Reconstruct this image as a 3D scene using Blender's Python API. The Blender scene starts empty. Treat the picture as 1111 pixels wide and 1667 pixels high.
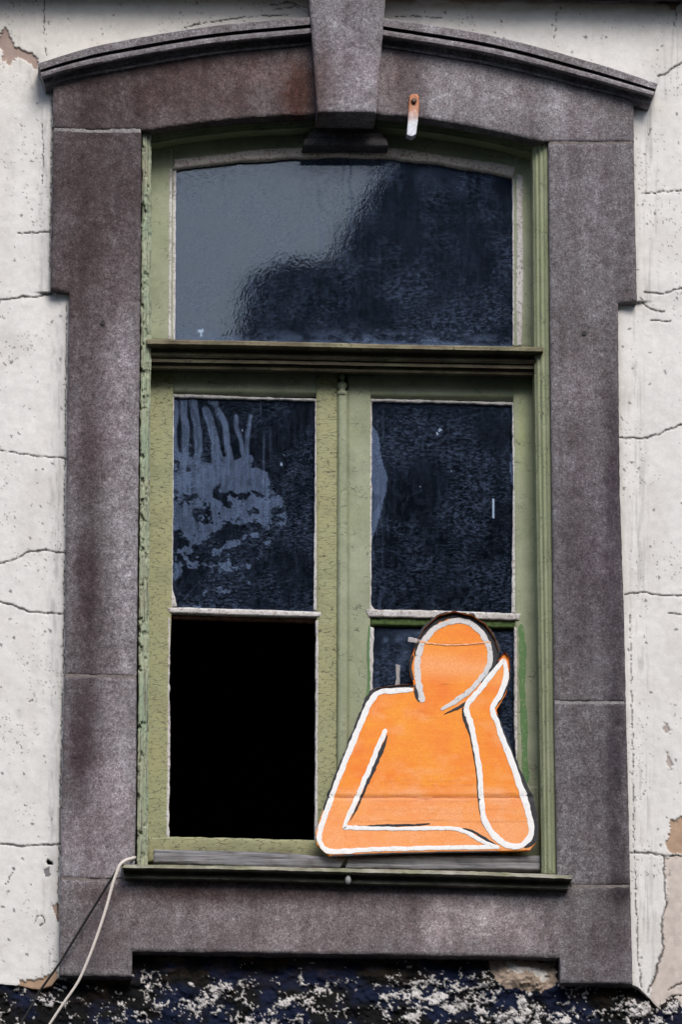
import bpy, bmesh, math, random
import numpy as np
from mathutils import Vector
random.seed(7)
S = bpy.context.scene
COL = S.collection

# ------------------------------------------------------------------ camera
PITCH, YAW, DIST, PXM = math.radians(18.0), math.radians(3.3), 20.0, 0.002
TARGET = np.array([0.0, 0.0, 7.8])
FWD = np.array([math.sin(YAW)*math.cos(PITCH), math.cos(YAW)*math.cos(PITCH), math.sin(PITCH)])
RGT = np.array([math.cos(YAW), -math.sin(YAW), 0.0])
UPV = np.cross(RGT, FWD)
CAM = TARGET - FWD*DIST
cd = bpy.data.cameras.new('camera')
cam = bpy.data.objects.new('camera', cd); COL.objects.link(cam)
cam.location = Vector(CAM)
cam.rotation_euler = Vector(FWD).to_track_quat('-Z', 'Y').to_euler()
cd.sensor_fit = 'VERTICAL'; cd.sensor_height = 24.0
cd.lens = 24.0*DIST/(1667*PXM)
cd.clip_start = 0.1; cd.clip_end = 2000
S.camera = cam

# ------------------------------------------------------------------ world, sun, exposure
SUN_EL, SUN_AZ = math.radians(43), math.radians(14)      # azimuth from the facade normal, minus = left
w = bpy.data.worlds.new('World'); S.world = w; w.use_nodes = True
wn = w.node_tree.nodes; wn.clear()
sky = wn.new('ShaderNodeTexSky'); sky.sky_type = 'NISHITA'; sky.sun_disc = False
sky.sun_elevation = SUN_EL
sun_dir = Vector((math.sin(SUN_AZ)*math.cos(SUN_EL), -math.cos(SUN_AZ)*math.cos(SUN_EL), math.sin(SUN_EL)))
sky.sun_rotation = math.atan2(sun_dir.x, sun_dir.y)
sky.air_density = 1.0; sky.dust_density = 1.8; sky.ozone_density = 1.0
bg = wn.new('ShaderNodeBackground'); bg.inputs['Strength'].default_value = 0.105
wo = wn.new('ShaderNodeOutputWorld')
w.node_tree.links.new(sky.outputs[0], bg.inputs[0]); w.node_tree.links.new(bg.outputs[0], wo.inputs[0])
sl = bpy.data.lights.new('sun', 'SUN'); sl.energy = 1.5; sl.angle = math.radians(28); sl.color = (1.0, 0.965, 0.925)
so = bpy.data.objects.new('sun', sl); COL.objects.link(so)
so.rotation_euler = (-sun_dir).to_track_quat('-Z', 'Y').to_euler()
S.view_settings.view_transform = 'Standard'; S.view_settings.look = 'None'
S.view_settings.gamma = 1.0; S.view_settings.use_curve_mapping = False
S.view_settings.exposure = 1.03

# ------------------------------------------------------------------ helpers: photo survey -> metres
def P(u, v, Y):
    """Point of the plane y = Y that was surveyed at (u, v)."""
    u, v, Y = np.broadcast_arrays(np.asarray(u, float), np.asarray(v, float), np.asarray(Y, float))
    F = DIST/PXM
    d = FWD*F + (u-555.5)[..., None]*RGT + (833.5-v)[..., None]*UPV
    t = (Y-CAM[1])/d[..., 1]
    return CAM + d*t[..., None]

def _hash(ix, iy, seed):
    h = (ix.astype(np.int64)*374761393 + iy.astype(np.int64)*668265263 + seed*974711) & 0xffffffff
    h = ((h ^ (h >> 13))*1274126177) & 0xffffffff
    h = (h ^ (h >> 16)) & 0xffff
    return h/65535.0

def vnoise(x, y, seed=0):
    x = np.asarray(x, float); y = np.asarray(y, float)
    ix = np.floor(x); iy = np.floor(y); fx = x-ix; fy = y-iy
    fx = fx*fx*(3-2*fx); fy = fy*fy*(3-2*fy)
    a = _hash(ix, iy, seed); b = _hash(ix+1, iy, seed); c = _hash(ix, iy+1, seed); d = _hash(ix+1, iy+1, seed)
    return (a*(1-fx)+b*fx)*(1-fy) + (c*(1-fx)+d*fx)*fy

def fbm(x, y, seed=0, octs=4, gain=0.5):
    r = 0; amp = 1; tot = 0
    for k in range(octs):
        r = r + amp*vnoise(x*2**k + 17.3*k, y*2**k - 9.1*k, seed+k); tot += amp; amp *= gain
    return r/tot

def worley(x, y, seed=0):
    ix = np.floor(x); iy = np.floor(y); best = np.full(np.shape(x), 9.0); idv = np.zeros(np.shape(x))
    for dx in (-1, 0, 1):
        for dy in (-1, 0, 1):
            cx = ix+dx; cy = iy+dy
            px = cx+_hash(cx, cy, seed); py = cy+_hash(cx, cy, seed+51)
            d = np.hypot(px-x, py-y); h = _hash(cx, cy, seed+99)
            m = d < best; best = np.where(m, d, best); idv = np.where(m, h, idv)
    return best, idv

def sstep(a, b, x):
    t = np.clip((x-a)/(b-a), 0, 1); return t*t*(3-2*t)

def poly_dist(u, v, line, closed=False, chunk=60000):
    L = np.asarray(line, float)
    A = L if closed else L[:-1]
    B = np.roll(L, -1, 0) if closed else L[1:]
    u = np.asarray(u, float).ravel(); v = np.asarray(v, float).ravel()
    out = np.empty(u.size); near = np.empty((u.size, 2)); par = np.empty(u.size)
    dx = B[:, 0]-A[:, 0]; dy = B[:, 1]-A[:, 1]; l2 = np.maximum(dx*dx+dy*dy, 1e-9)
    ch = max(500, int(4e6/max(len(A), 1)))
    for i in range(0, u.size, ch):
        uu = u[i:i+ch, None]; vv = v[i:i+ch, None]
        t = np.clip(((uu-A[:, 0])*dx+(vv-A[:, 1])*dy)/l2, 0, 1)
        qx = A[:, 0]+t*dx; qy = A[:, 1]+t*dy
        d = np.hypot(uu-qx, vv-qy); k = d.argmin(1); r = np.arange(len(k))
        out[i:i+ch] = d[r, k]; near[i:i+ch, 0] = qx[r, k]; near[i:i+ch, 1] = qy[r, k]; par[i:i+ch] = (k+t[r, k])/len(A)
    return out, near, par

def inside(u, v, poly):
    Q = np.asarray(poly, float); r = np.zeros(np.shape(u), bool); n = len(Q)
    for i in range(n):
        x1, y1 = Q[i]; x2, y2 = Q[(i+1) % n]
        if y1 == y2: continue
        c = (y1 > v) != (y2 > v)
        xi = (x2-x1)*(v-y1)/(y2-y1)+x1
        r ^= c & (u < xi)
    return r

def densify(poly, step, jit=0, seed=0, closed=True, jscale=9.0):
    Q = np.asarray(poly, float); out = []; n = len(Q)
    for i in range(n if closed else n-1):
        a = Q[i]; b = Q[(i+1) % n]; L = np.hypot(*(b-a)); k = max(1, int(L/step))
        t = np.arange(k)/k; pts = a+(b-a)*t[:, None]
        if jit and L > 1e-6:
            nrm = np.array([-(b-a)[1], (b-a)[0]])/L
            s = fbm(pts[:, 0]/jscale+pts[:, 1]/jscale*0.7, pts[:, 1]/jscale-pts[:, 0]/jscale*0.7, seed, 3)-0.5
            s[0] *= 0.3
            pts = pts+nrm*(s*2*jit)[:, None]
        out.append(pts)
    if not closed: out.append(Q[-1:])
    return np.vstack(out)

def spline(pts, n=40):
    """Catmull-Rom through the points."""
    Q = np.asarray(pts, float); Q = np.vstack([2*Q[0]-Q[1], Q, 2*Q[-1]-Q[-2]]); out = []
    segs = len(Q)-3; per = max(2, int(n/segs))
    for i in range(segs):
        p0, p1, p2, p3 = Q[i:i+4]
        for t in np.arange(per)/per:
            out.append(0.5*((2*p1)+(-p0+p2)*t+(2*p0-5*p1+4*p2-p3)*t*t+(-p0+3*p1-3*p2+p3)*t**3))
    out.append(Q[-2]); return np.array(out)

# ------------------------------------------------------------------ object plumbing
LOC = {}
def tag(o, label=None, cat=None, group=None, kind=None):
    if label: o['label'] = label
    if cat: o['category'] = cat
    if group: o['group'] = group
    if kind: o['kind'] = kind
def thing(name, loc, label, cat, group=None, parent=None):
    o = bpy.data.objects.new(name, None); COL.objects.link(o); o.empty_display_size = 0.1
    o.location = Vector(loc); LOC[o.name] = np.array(loc, float)
    tag(o, label, cat, group); return o
def subempty(name, parent):
    o = bpy.data.objects.new(name, None); COL.objects.link(o); o.parent = parent; LOC[o.name] = LOC[parent.name]; return o
def mesh_obj(name, V, quads=None, tris=None, ngons=None, mat=None, parent=None, smooth=False, attrs=None, smooth_quads=None):
    V = np.asarray(V, float)
    off = LOC[parent.name] if parent is not None else np.zeros(3)
    V = V-off
    me = bpy.data.meshes.new(name)
    faces = []
    loops = []; starts = []; pos = 0
    for arr, k in ((quads, 4), (tris, 3)):
        if arr is not None and len(arr):
            a = np.asarray(arr, np.int64); loops.append(a.ravel()); starts.append(pos+np.arange(len(a))*k); pos += a.size
    for g in ngons or []:
        loops.append(np.asarray(g)); starts.append(np.array([pos])); pos += len(g)
    lo = np.concatenate(loops).astype(np.int32); st = np.concatenate(starts).astype(np.int32)
    me.vertices.add(len(V)); me.vertices.foreach_set('co', V.astype(np.float32).ravel())
    me.loops.add(len(lo)); me.loops.foreach_set('vertex_index', lo)
    me.polygons.add(len(st)); me.polygons.foreach_set('loop_start', st)
    me.update(calc_edges=True)
    if smooth is not False:
        sm = np.ones(len(st), bool) if smooth is True else np.asarray(smooth)
        me.polygons.foreach_set('use_smooth', sm)
    for k, val in (attrs or {}).items():
        val = np.asarray(val, np.float32)
        if val.ndim == 1:
            a = me.attributes.new(k, 'FLOAT', 'POINT'); a.data.foreach_set('value', val)
        else:
            a = me.attributes.new(k, 'FLOAT_COLOR', 'POINT')
            a.data.foreach_set('color', np.hstack([val, np.ones((len(val), 1), np.float32)]).ravel())
    me.validate()
    o = bpy.data.objects.new(name, me); COL.objects.link(o)
    if mat: me.materials.append(mat)
    if parent is not None:
        o.parent = parent; LOC[o.name] = LOC[parent.name]
    return o

def slab(name, poly, Yf, Yb, mat, parent, res=4.0, rnd=0.004, rough=0.0004, rscale=10.0, jit=0.5, seed=0, prof=None,
         tint=None, film=None, dens=None, skirt=True):
    """A piece with the surveyed outline: worn front at Yf, flanks running straight back to Yb."""
    Q = densify(poly, dens or max(res, 3.0), jit, seed)
    u0, v0 = Q.min(0); u1, v1 = Q.max(0)
    nu = max(2, int(math.ceil((u1-u0)/res))); nv = max(2, int(math.ceil((v1-v0)/res)))
    gu = np.linspace(u0, u1, nu+1); gv = np.linspace(v0, v1, nv+1)
    U, Vv = np.meshgrid(gu, gv)
    cu = (U[:-1, :-1]+U[1:, 1:])/2; cv = (Vv[:-1, :-1]+Vv[1:, 1:])/2
    keep = inside(cu, cv, Q)
    idx = np.arange((nu+1)*(nv+1)).reshape(nv+1, nu+1)
    qd = np.stack([idx[:-1, :-1], idx[1:, :-1], idx[1:, 1:], idx[:-1, 1:]], -1)[keep]
    if len(qd) == 0: return None
    E = np.concatenate([qd[:, [0, 1]], qd[:, [1, 2]], qd[:, [2, 3]], qd[:, [3, 0]]])
    key = np.sort(E, 1); kk = key[:, 0]*((nu+1)*(nv+1))+key[:, 1]
    un, inv, cnt = np.unique(kk, return_inverse=True, return_counts=True)
    be = E[cnt[inv] == 1]
    bv = np.unique(be)
    u = U.ravel().copy(); v = Vv.ravel().copy()
    _, near, _ = poly_dist(u[bv], v[bv], Q, True)
    u[bv] = near[:, 0]; v[bv] = near[:, 1]
    Q0 = np.asarray(poly, float); n = len(Q0)
    for i in range(n):
        a = Q0[i]-Q0[i-1]; b = Q0[(i+1) % n]-Q0[i]
        ang = abs(math.atan2(a[0]*b[1]-a[1]*b[0], a@b))
        if ang > 0.5:
            j = bv[((u[bv]-Q0[i, 0])**2+(v[bv]-Q0[i, 1])**2).argmin()]
            u[j], v[j] = Q0[i]
    used = np.unique(qd); remap = -np.ones(u.size, np.int64); remap[used] = np.arange(len(used))
    u = u[used]; v = v[used]; qd = remap[qd]; be = remap[be]
    d, _, _ = poly_dist(u, v, Q, True)
    Y = np.full(u.size, float(Yf)) if not callable(Yf) else Yf(u, v)
    dm = d*PXM
    if rnd: 
        t = np.clip(dm/rnd, 0, 1); Y = Y + rnd*(1-np.sqrt(np.clip(1-(1-t)**2, 0, 1)))*0.8
    if rough: Y = Y + (fbm(u/rscale, v/rscale, seed+3, 4)-0.5)*2*rough
    if prof is not None: Y = Y + prof(u, v, d)
    W = P(u, v, Y); at = {}
    T = np.ones((u.size, 3)) if tint is None else tint(u, v, d)
    Fm = None if film is None else film(u, v, d)
    nV = len(W)
    # normals towards -Y: order quads so that the face looks at the street
    if skirt:
        A = W[be[:, 0]].copy(); B = W[be[:, 1]].copy(); A2 = A.copy(); B2 = B.copy(); A2[:, 1] = Yb; B2[:, 1] = Yb
        m = len(be); SV = np.concatenate([A, B, A2, B2])
        r = np.arange(m)+nV
        sq = np.stack([r+m, r, r+2*m, r+3*m], 1)
        W2 = np.vstack([W, SV]); quads = np.vstack([qd, sq])
        T2 = np.vstack([T, T[be[:, 0]], T[be[:, 1]], T[be[:, 0]], T[be[:, 1]]])
        sm = np.concatenate([np.ones(len(qd), bool), np.zeros(m, bool)])
        if Fm is not None: Fm = np.concatenate([Fm, np.zeros(4*m)])
    else:
        W2, quads, T2, sm = W, qd, T, np.ones(len(qd), bool)
    at['tint'] = T2
    if Fm is not None: at['film'] = Fm
    return mesh_obj(name, W2, quads=quads, mat=mat, parent=parent, smooth=sm, attrs=at)

def sweep(name, top, bot, profile, mat, parent, n=60, seed=0, wob=0.0006, tint=None, back=0.06, capl=0, capr=0):
    """A moulding run between two surveyed edges: profile = [(fraction across, y)]; capl/capr shift the hidden side at the ends."""
    T = spline(top, n); B = spline(bot, n)
    def rs(C):
        s = np.concatenate([[0], np.cumsum(np.hypot(*np.diff(C, axis=0).T))]); s /= s[-1]
        t = np.linspace(0, 1, n); return np.stack([np.interp(t, s, C[:, 0]), np.interp(t, s, C[:, 1])], 1)
    T = rs(T); B = rs(B); rows = []
    m = len(profile); us = []; vs = []
    for j, (f, y) in enumerate(profile):
        uv = T+(B-T)*f
        yy = y + (fbm(uv[:, 0]/14, uv[:, 1]/14+j*3.1, seed, 3)-0.5)*2*wob
        uv = uv + np.stack([np.zeros(n), (fbm(uv[:, 0]/11+j*5, uv[:, 1]/11, seed+9, 3)-0.5)*wob*700], 1)
        rows.append(P(uv[:, 0], uv[:, 1], yy)); us.append(uv[:, 0]); vs.append(uv[:, 1])
    top_b = rows[0].copy(); top_b[:, 1] = back
    bot_b = rows[-1].copy(); bot_b[:, 1] = back
    allr = [top_b]+rows+[bot_b]
    us = [us[0]]+us+[us[-1]]; vs = [vs[0]]+vs+[vs[-1]]
    V = []; Q = []; TT = []; base = 0
    for j in range(len(allr)-1):             # each strip has its own vertices: crisp arrises
        V.append(allr[j]); V.append(allr[j+1])
        i = np.arange(n-1)+base
        Q.append(np.stack([i, i+n, i+n+1, i+1], 1)); base += 2*n
        for q in (j, j+1):
            TT.append(np.ones((n, 3)) if tint is None else tint(us[q], vs[q], np.zeros(n)))
    V = np.vstack(V); ng = []
    for e in (0, n-1):
        ring = np.array([r[e] for r in allr]); k = len(ring)
        V = np.vstack([V, ring]); TT.append(np.tile(TT[0][e], (k, 1)))
        g = list(range(base, base+k)); base += k
        ng.append(g if e == 0 else g[::-1])
    return mesh_obj(name, V, quads=np.vstack(Q), ngons=ng, mat=mat, parent=parent, smooth=False, attrs={'tint': np.vstack(TT)})

def box(name, x0, x1, y0, y1, z0, z1, mat, parent=None):
    V = [(x, y, z) for x in (x0, x1) for y in (y0, y1) for z in (z0, z1)]
    Q = [(0, 1, 3, 2), (4, 6, 7, 5), (0, 4, 5, 1), (2, 3, 7, 6), (0, 2, 6, 4), (1, 5, 7, 3)]
    return mesh_obj(name, V, quads=Q, mat=mat, parent=parent)

def tube(name, pts, rad, mat, parent=None, k=8, seed=0):
    Q = np.asarray(pts, float); n = len(Q); V = []
    rad = np.broadcast_to(rad, (n,))
    for i in range(n):
        t = Q[min(i+1, n-1)]-Q[max(i-1, 0)]; t = t/np.linalg.norm(t)
        a = np.cross(t, [0.3, 1, 0.1]); a /= np.linalg.norm(a); b = np.cross(t, a)
        for j in range(k):
            g = 2*math.pi*j/k; V.append(Q[i]+rad[i]*(math.cos(g)*a+math.sin(g)*b))
    F = [(i*k+j, i*k+(j+1) % k, (i+1)*k+(j+1) % k, (i+1)*k+j) for i in range(n-1) for j in range(k)]
    return mesh_obj(name, V, quads=F, ngons=[list(range(k))[::-1], list(range((n-1)*k, n*k))], mat=mat, parent=parent, smooth=True)

def lathe(name, u, prof, Yc, mat, parent, k=14):
    """Half-round turned piece standing on the face at Yc; prof = [(v, radius px)]"""
    V = []; n = len(prof)
    for v, r in prof:
        c = P(u, v, Yc)
        for j in range(k+1):
            g = math.pi*j/k; V.append(c+np.array([-math.cos(g)*r*PXM, -math.sin(g)*r*PXM, 0]))
    q = [(i*(k+1)+j, (i+1)*(k+1)+j, (i+1)*(k+1)+j+1, i*(k+1)+j+1) for i in range(n-1) for j in range(k)]
    return mesh_obj(name, V, quads=q, mat=mat, parent=parent, smooth=True, attrs={'tint': np.ones((len(V), 3))})

def ribbon(name, pts, width, Y, mat, parent, n=60, seed=0, rag=0.35, thick=0.0002, taper=0.25):
    """A brush stroke of real thickness on a board at depth Y."""
    C = spline(pts, n); n = len(C)
    t = np.gradient(C, axis=0); t /= np.maximum(np.hypot(t[:, 0], t[:, 1]), 1e-6)[:, None]
    nr = np.stack([-t[:, 1], t[:, 0]], 1)
    s = np.cumsum(np.hypot(*np.gradient(C, axis=0).T))
    wv = np.broadcast_to(np.interp(np.linspace(0, 1, n), np.linspace(0, 1, np.size(width)), np.atleast_1d(width)), (n,))
    e = np.clip(np.minimum(s-s[0], s[-1]-s)/6.0, 0, 1)**0.5*(1-taper)+taper
    a = wv/2*e*(1+rag*2*(fbm(s/7, s*0, seed, 3)-0.5)); b = wv/2*e*(1+rag*2*(fbm(s/7, s*0+50, seed, 3)-0.5))
    rows = [C+nr*a[:, None], C+nr*a[:, None]*0.8, C-nr*b[:, None]*0.8, C-nr*b[:, None]]
    yf = Y if callable(Y) else (lambda u, v: np.full(np.shape(u), Y))
    V = []
    for k, r in enumerate(rows):
        dy = thick if k in (1, 2) else 0.0
        V.append(P(r[:, 0], r[:, 1], yf(r[:, 0], r[:, 1])-dy))
    V = np.vstack(V); i = np.arange(n-1)
    q = np.vstack([np.stack([i+k*n, i+(k+1)*n, i+(k+1)*n+1, i+k*n+1], 1) for k in range(3)])
    return mesh_obj(name, V, quads=q, mat=mat, parent=parent, smooth=False)

# ------------------------------------------------------------------ materials
class NT:
    def __init__(s, name):
        s.m = bpy.data.materials.new(name); s.m.use_nodes = True
        s.t = s.m.node_tree; s.t.nodes.clear()
        s.out = s.n('ShaderNodeOutputMaterial')
    def n(s, typ, **kw):
        o = s.t.nodes.new(typ)
        for k, v in kw.items(): setattr(o, k, v)
        return o
    def l(s, a, b): s.t.links.new(a, b)
    def val(s, x, sock):
        if isinstance(x, (int, float)): sock.default_value = x
        elif isinstance(x, tuple): sock.default_value = x if len(x) == len(sock.default_value) else (*x, 1)
        else: s.l(x, sock)
    def pos(s, scale=(1, 1, 1), loc=(0, 0, 0), rot=(0, 0, 0)):
        g = s.n('ShaderNodeNewGeometry'); mp = s.n('ShaderNodeMapping')
        mp.inputs['Scale'].default_value = scale; mp.inputs['Location'].default_value = loc; mp.inputs['Rotation'].default_value = rot
        s.l(g.outputs['Position'], mp.inputs['Vector']); return mp.outputs[0]
    def noise(s, vec, scale, detail=4, rough=0.55, dist=0.0):
        o = s.n('ShaderNodeTexNoise'); s.l(vec, o.inputs['Vector'])
        o.inputs['Scale'].default_value = scale; o.inputs['Detail'].default_value = detail
        o.inputs['Roughness'].default_value = rough; o.inputs['Distortion'].default_value = dist
        return o.outputs['Fac']
    def voro(s, vec, scale, feature='F1', out='Distance', rnd=1.0):
        o = s.n('ShaderNodeTexVoronoi', feature=feature); s.l(vec, o.inputs['Vector'])
        o.inputs['Scale'].default_value = scale; o.inputs['Randomness'].default_value = rnd
        return o.outputs[out]
    def ramp(s, fac, stops, interp='LINEAR'):
        o = s.n('ShaderNodeValToRGB'); cr = o.color_ramp; cr.interpolation = interp
        while len(cr.elements) < len(stops): cr.elements.new(0.5)
        for e, (p, c) in zip(cr.elements, stops):
            e.position = p; e.color = (c, c, c, 1) if isinstance(c, (int, float)) else (*c, 1)
        s.l(fac, o.inputs[0]); return o.outputs[0]
    def mix(s, fac, a, b, mode='MIX'):
        o = s.n('ShaderNodeMix', data_type='RGBA', blend_type=mode)
        s.val(fac, o.inputs[0]); s.val(a, o.inputs[6]); s.val(b, o.inputs[7]); return o.outputs[2]
    def math(s, op, a, b=0.0, clamp=False):
        o = s.n('ShaderNodeMath', operation=op, use_clamp=clamp)
        s.val(a, o.inputs[0]); s.val(b, o.inputs[1]); return o.outputs[0]
    def attr(s, name, out='Color'):
        o = s.n('ShaderNodeAttribute', attribute_name=name); return o.outputs[out]
    def bump(s, h, strength=0.4, dist=0.003, normal=None):
        o = s.n('ShaderNodeBump'); o.inputs['Strength'].default_value = strength; o.inputs['Distance'].default_value = dist
        s.l(h, o.inputs['Height'])
        if normal is not None: s.l(normal, o.inputs['Normal'])
        return o.outputs[0]
    def principled(s, col, rough=0.8, normal=None, spec=0.3, metal=0.0):
        o = s.n('ShaderNodeBsdfPrincipled')
        s.val(col, o.inputs['Base Color']); s.val(rough, o.inputs['Roughness']); s.val(metal, o.inputs['Metallic'])
        o.inputs['Specular IOR Level'].default_value = spec
        if normal is not None: s.l(normal, o.inputs['Normal'])
        s.l(o.outputs[0], s.out.inputs[0]); return o

def m_stone():
    k = NT('granite'); p = k.pos()
    f1 = k.noise(p, 330, 2, 0.6); f2 = k.noise(p, 130, 3, 0.6); f3 = k.noise(p, 26, 4, 0.6); big = k.noise(p, 4.2, 4, 0.6)
    f15 = k.noise(p, 62, 4, 0.6)
    g = k.math('ADD', k.math('MULTIPLY', f1, 0.42), k.math('ADD', k.math('MULTIPLY', f2, 0.36), k.math('MULTIPLY', f15, 0.22)))
    col = k.ramp(g, [(0.34, (0.030, 0.027, 0.029)), (0.46, (0.118, 0.111, 0.115)), (0.54, (0.186, 0.178, 0.184)), (0.69, (0.43, 0.418, 0.425))])
    col = k.mix(k.ramp(f3, [(0.38, 0.0), (0.66, 0.6)]), col, k.mix(1.0, col, (0.55, 0.47, 0.47), 'MULTIPLY'))
    col = k.mix(k.ramp(big, [(0.35, 0.0), (0.65, 0.55)]), col, k.mix(1.0, col, (0.66, 0.60, 0.59), 'MULTIPLY'))
    drip = k.noise(k.pos((15, 15, 1.5)), 1.0, 5, 0.6)
    col = k.mix(k.ramp(drip, [(0.42, 0.0), (0.68, 0.75)]), col, k.mix(1.0, col, (0.60, 0.55, 0.56), 'MULTIPLY'))
    pale = k.noise(k.pos((3, 3, 2.2), (5, 0, 3)), 2.0, 5, 0.6)
    col = k.mix(k.ramp(pale, [(0.50, 0.0), (0.70, 0.7)]), col, k.mix(1.0, col, (1.45, 1.46, 1.48), 'MULTIPLY'))
    pit = k.voro(p, 95, 'F1', 'Distance')
    pm = k.math('MULTIPLY', k.ramp(pit, [(0.10, 1.0), (0.20, 0.0)]), k.ramp(k.noise(p, 40, 2), [(0.5, 0.0), (0.6, 1.0)]))
    col = k.mix(pm, col, (0.03, 0.026, 0.028))
    col = k.mix(1.0, col, k.attr('tint'), 'MULTIPLY')
    h = k.math('ADD', g, k.math('MULTIPLY', pm, -0.5))
    k.principled(col, 0.85, k.bump(h, 0.55, 0.003), 0.25); return k.m

def m_tinted(name, rough=0.9, grain=280, amp=0.25, bump=0.4, bdist=0.002, spec=0.2):
    """Colour comes from the traced stains (attribute tint); the grain is procedural."""
    k = NT(name); p = k.pos()
    f = k.noise(p, grain, 3, 0.6); f2 = k.noise(p, 38, 5, 0.6)
    v = k.ramp(f, [(0.3, 1.0-amp), (0.7, 1.0+0.0)])
    v2 = k.ramp(f2, [(0.3, 0.90), (0.6, 1.0)])
    col = k.mix(1.0, k.mix(1.0, k.attr('tint'), v, 'MULTIPLY'), v2, 'MULTIPLY')
    h = k.math('ADD', k.math('MULTIPLY', f, 0.5), f2)
    k.principled(col, rough, k.bump(h, bump, bdist), spec); return k.m

def m_paint(name, base, base2, crack=0.5, cscale=55, stretch=(1, 1, 1), bare=(0.20, 0.17, 0.14), peel=0.0, streak=0.0, streak_axis='z', rough=0.55, dirt=0.3):
    k = NT(name); p = k.pos(); ps = k.pos(stretch)
    warp = k.n('ShaderNodeVectorMath', operation='ADD'); nz = k.n('ShaderNodeTexNoise'); nz.inputs['Scale'].default_value = 45
    k.l(ps, nz.inputs['Vector']); sc = k.n('ShaderNodeVectorMath', operation='SCALE'); k.l(nz.outputs['Color'], sc.inputs[0]); sc.inputs[3].default_value = 0.012
    k.l(ps, warp.inputs[0]); k.l(sc.outputs[0], warp.inputs[1])
    col = k.mix(k.ramp(k.noise(p, 7, 5, 0.6), [(0.35, 0.0), (0.65, 1.0)]), base, base2)
    col = k.mix(k.ramp(k.noise(p, 260, 3, 0.6), [(0.35, 0.35), (0.65, 0.0)]), col, k.mix(1.0, col, (0.55, 0.55, 0.5), 'MULTIPLY'))
    d = k.voro(warp.outputs[0], cscale, 'DISTANCE_TO_EDGE')
    cm = k.math('MULTIPLY', k.math('MULTIPLY', k.ramp(d, [(0.0, 1.0), (0.07, 0.0)]), k.ramp(k.noise(ps, 75, 3, 0.6), [(0.42, 0.0), (0.56, 1.0)])), k.ramp(k.noise(p, 17, 3), [(0.62-0.4*crack, 0.0), (0.72-0.4*crack, 1.0)]))
    col = k.mix(k.math('MULTIPLY', cm, 0.95), col, (0.035, 0.03, 0.022))
    h = k.math('MULTIPLY', cm, -1.0)
    if streak:
        sv = (160, 160, 5) if streak_axis == 'z' else (5, 160, 160)
        st = k.noise(k.pos(sv), 1.0, 4, 0.65)
        sm = k.ramp(st, [(0.52, 0.0), (0.66, streak)])
        col = k.mix(sm, col, bare); h = k.math('ADD', h, k.math('MULTIPLY', sm, -1.2))
        sl2 = k.ramp(st, [(0.3, 1.0), (0.42, 0.0)])
        col = k.mix(k.math('MULTIPLY', sl2, 0.45*streak), col, (0.02, 0.018, 0.012))
    if peel:
        pn = k.noise(p, 95, 5, 0.7)
        pmk = k.ramp(pn, [(0.60-0.2*peel, 0.0), (0.63-0.2*peel, 1.0)], 'LINEAR')
        col = k.mix(pmk, col, bare); h = k.math('ADD', h, k.math('MULTIPLY', pmk, -1.0))
    col = k.mix(k.math('MULTIPLY', k.ramp(k.noise(p, 12, 6, 0.7), [(0.45, 0.0), (0.75, 1.0)]), dirt), col, (0.03, 0.03, 0.018))
    col = k.mix(1.0, col, k.attr('tint'), 'MULTIPLY')
    k.principled(col, rough, k.bump(h, 0.3, 0.001), 0.25); return k.m

def m_glass(name, ripple=0.00007, base_film=0.0):
    k = NT(name); p = k.pos()
    wav = k.noise(k.pos((1.0, 1.0, 0.75)), 42, 3, 0.55, 0.6)
    fine = k.noise(k.pos((1.4, 1, 0.8)), 120, 2, 0.5)
    h = k.math('ADD', k.math('MULTIPLY', wav, 0.5), k.math('MULTIPLY', fine, 0.30))
    nb = k.bump(h, 1.0, ripple)
    fr = k.n('ShaderNodeFresnel'); fr.inputs['IOR'].default_value = 1.5
    fac = k.math('MULTIPLY', fr.outputs[0], 1.9, True)
    tr = k.n('ShaderNodeBsdfTransparent'); tr.inputs[0].default_value = (0.62, 0.70, 0.76, 1)
    gl = k.n('ShaderNodeBsdfGlossy'); gl.inputs['Roughness'].default_value = 0.012; gl.inputs[0].default_value = (0.74, 0.88, 1.0, 1)
    k.l(nb, gl.inputs['Normal'])
    m1 = k.n('ShaderNodeMixShader'); k.l(fac, m1.inputs[0]); k.l(tr.outputs[0], m1.inputs[1]); k.l(gl.outputs[0], m1.inputs[2])
    df = k.n('ShaderNodeBsdfDiffuse')
    sp = k.noise(p, 300, 2, 0.6)
    dc = k.mix(k.ramp(sp, [(0.35, 0.0), (0.65, 1.0)]), (0.048, 0.078, 0.150), (0.115, 0.150, 0.225))
    dc = k.mix(1.0, dc, k.attr('tint'), 'MULTIPLY')
    k.l(dc, df.inputs[0])
    st = k.ramp(k.noise(k.pos((90, 90, 9)), 1.0, 4, 0.6), [(0.45, 0.0), (0.75, 0.06)])
    spk = k.ramp(k.noise(p, 210, 2, 0.7), [(0.70, 0.0), (0.76, 0.5)])
    mott = k.math('ADD', k.ramp(k.noise(k.pos((1, 1, 0.6)), 40, 4, 0.65, 1.0), [(0.45, 0.0), (0.72, 0.07)]), k.math('MULTIPLY', k.ramp(k.noise(k.pos((0.55, 1, 1.3), rot=(0, 0.7, 0)), 120, 4, 0.7, 0.6), [(0.47, 0.0), (0.63, 0.40)]), k.ramp(k.noise(p, 5.5, 3), [(0.40, 0.08), (0.60, 1.0)])))  # diagonal mottle: rippled reflections put into the diffuse film
    ff = k.math('ADD', k.math('ADD', st, k.math('ADD', spk, mott)), k.math('ADD', k.attr('film', 'Fac'), base_film), True)
    m2 = k.n('ShaderNodeMixShader'); k.l(ff, m2.inputs[0]); k.l(m1.outputs[0], m2.inputs[1]); k.l(df.outputs[0], m2.inputs[2])
    k.l(m2.outputs[0], k.out.inputs[0]); return k.m

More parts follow.
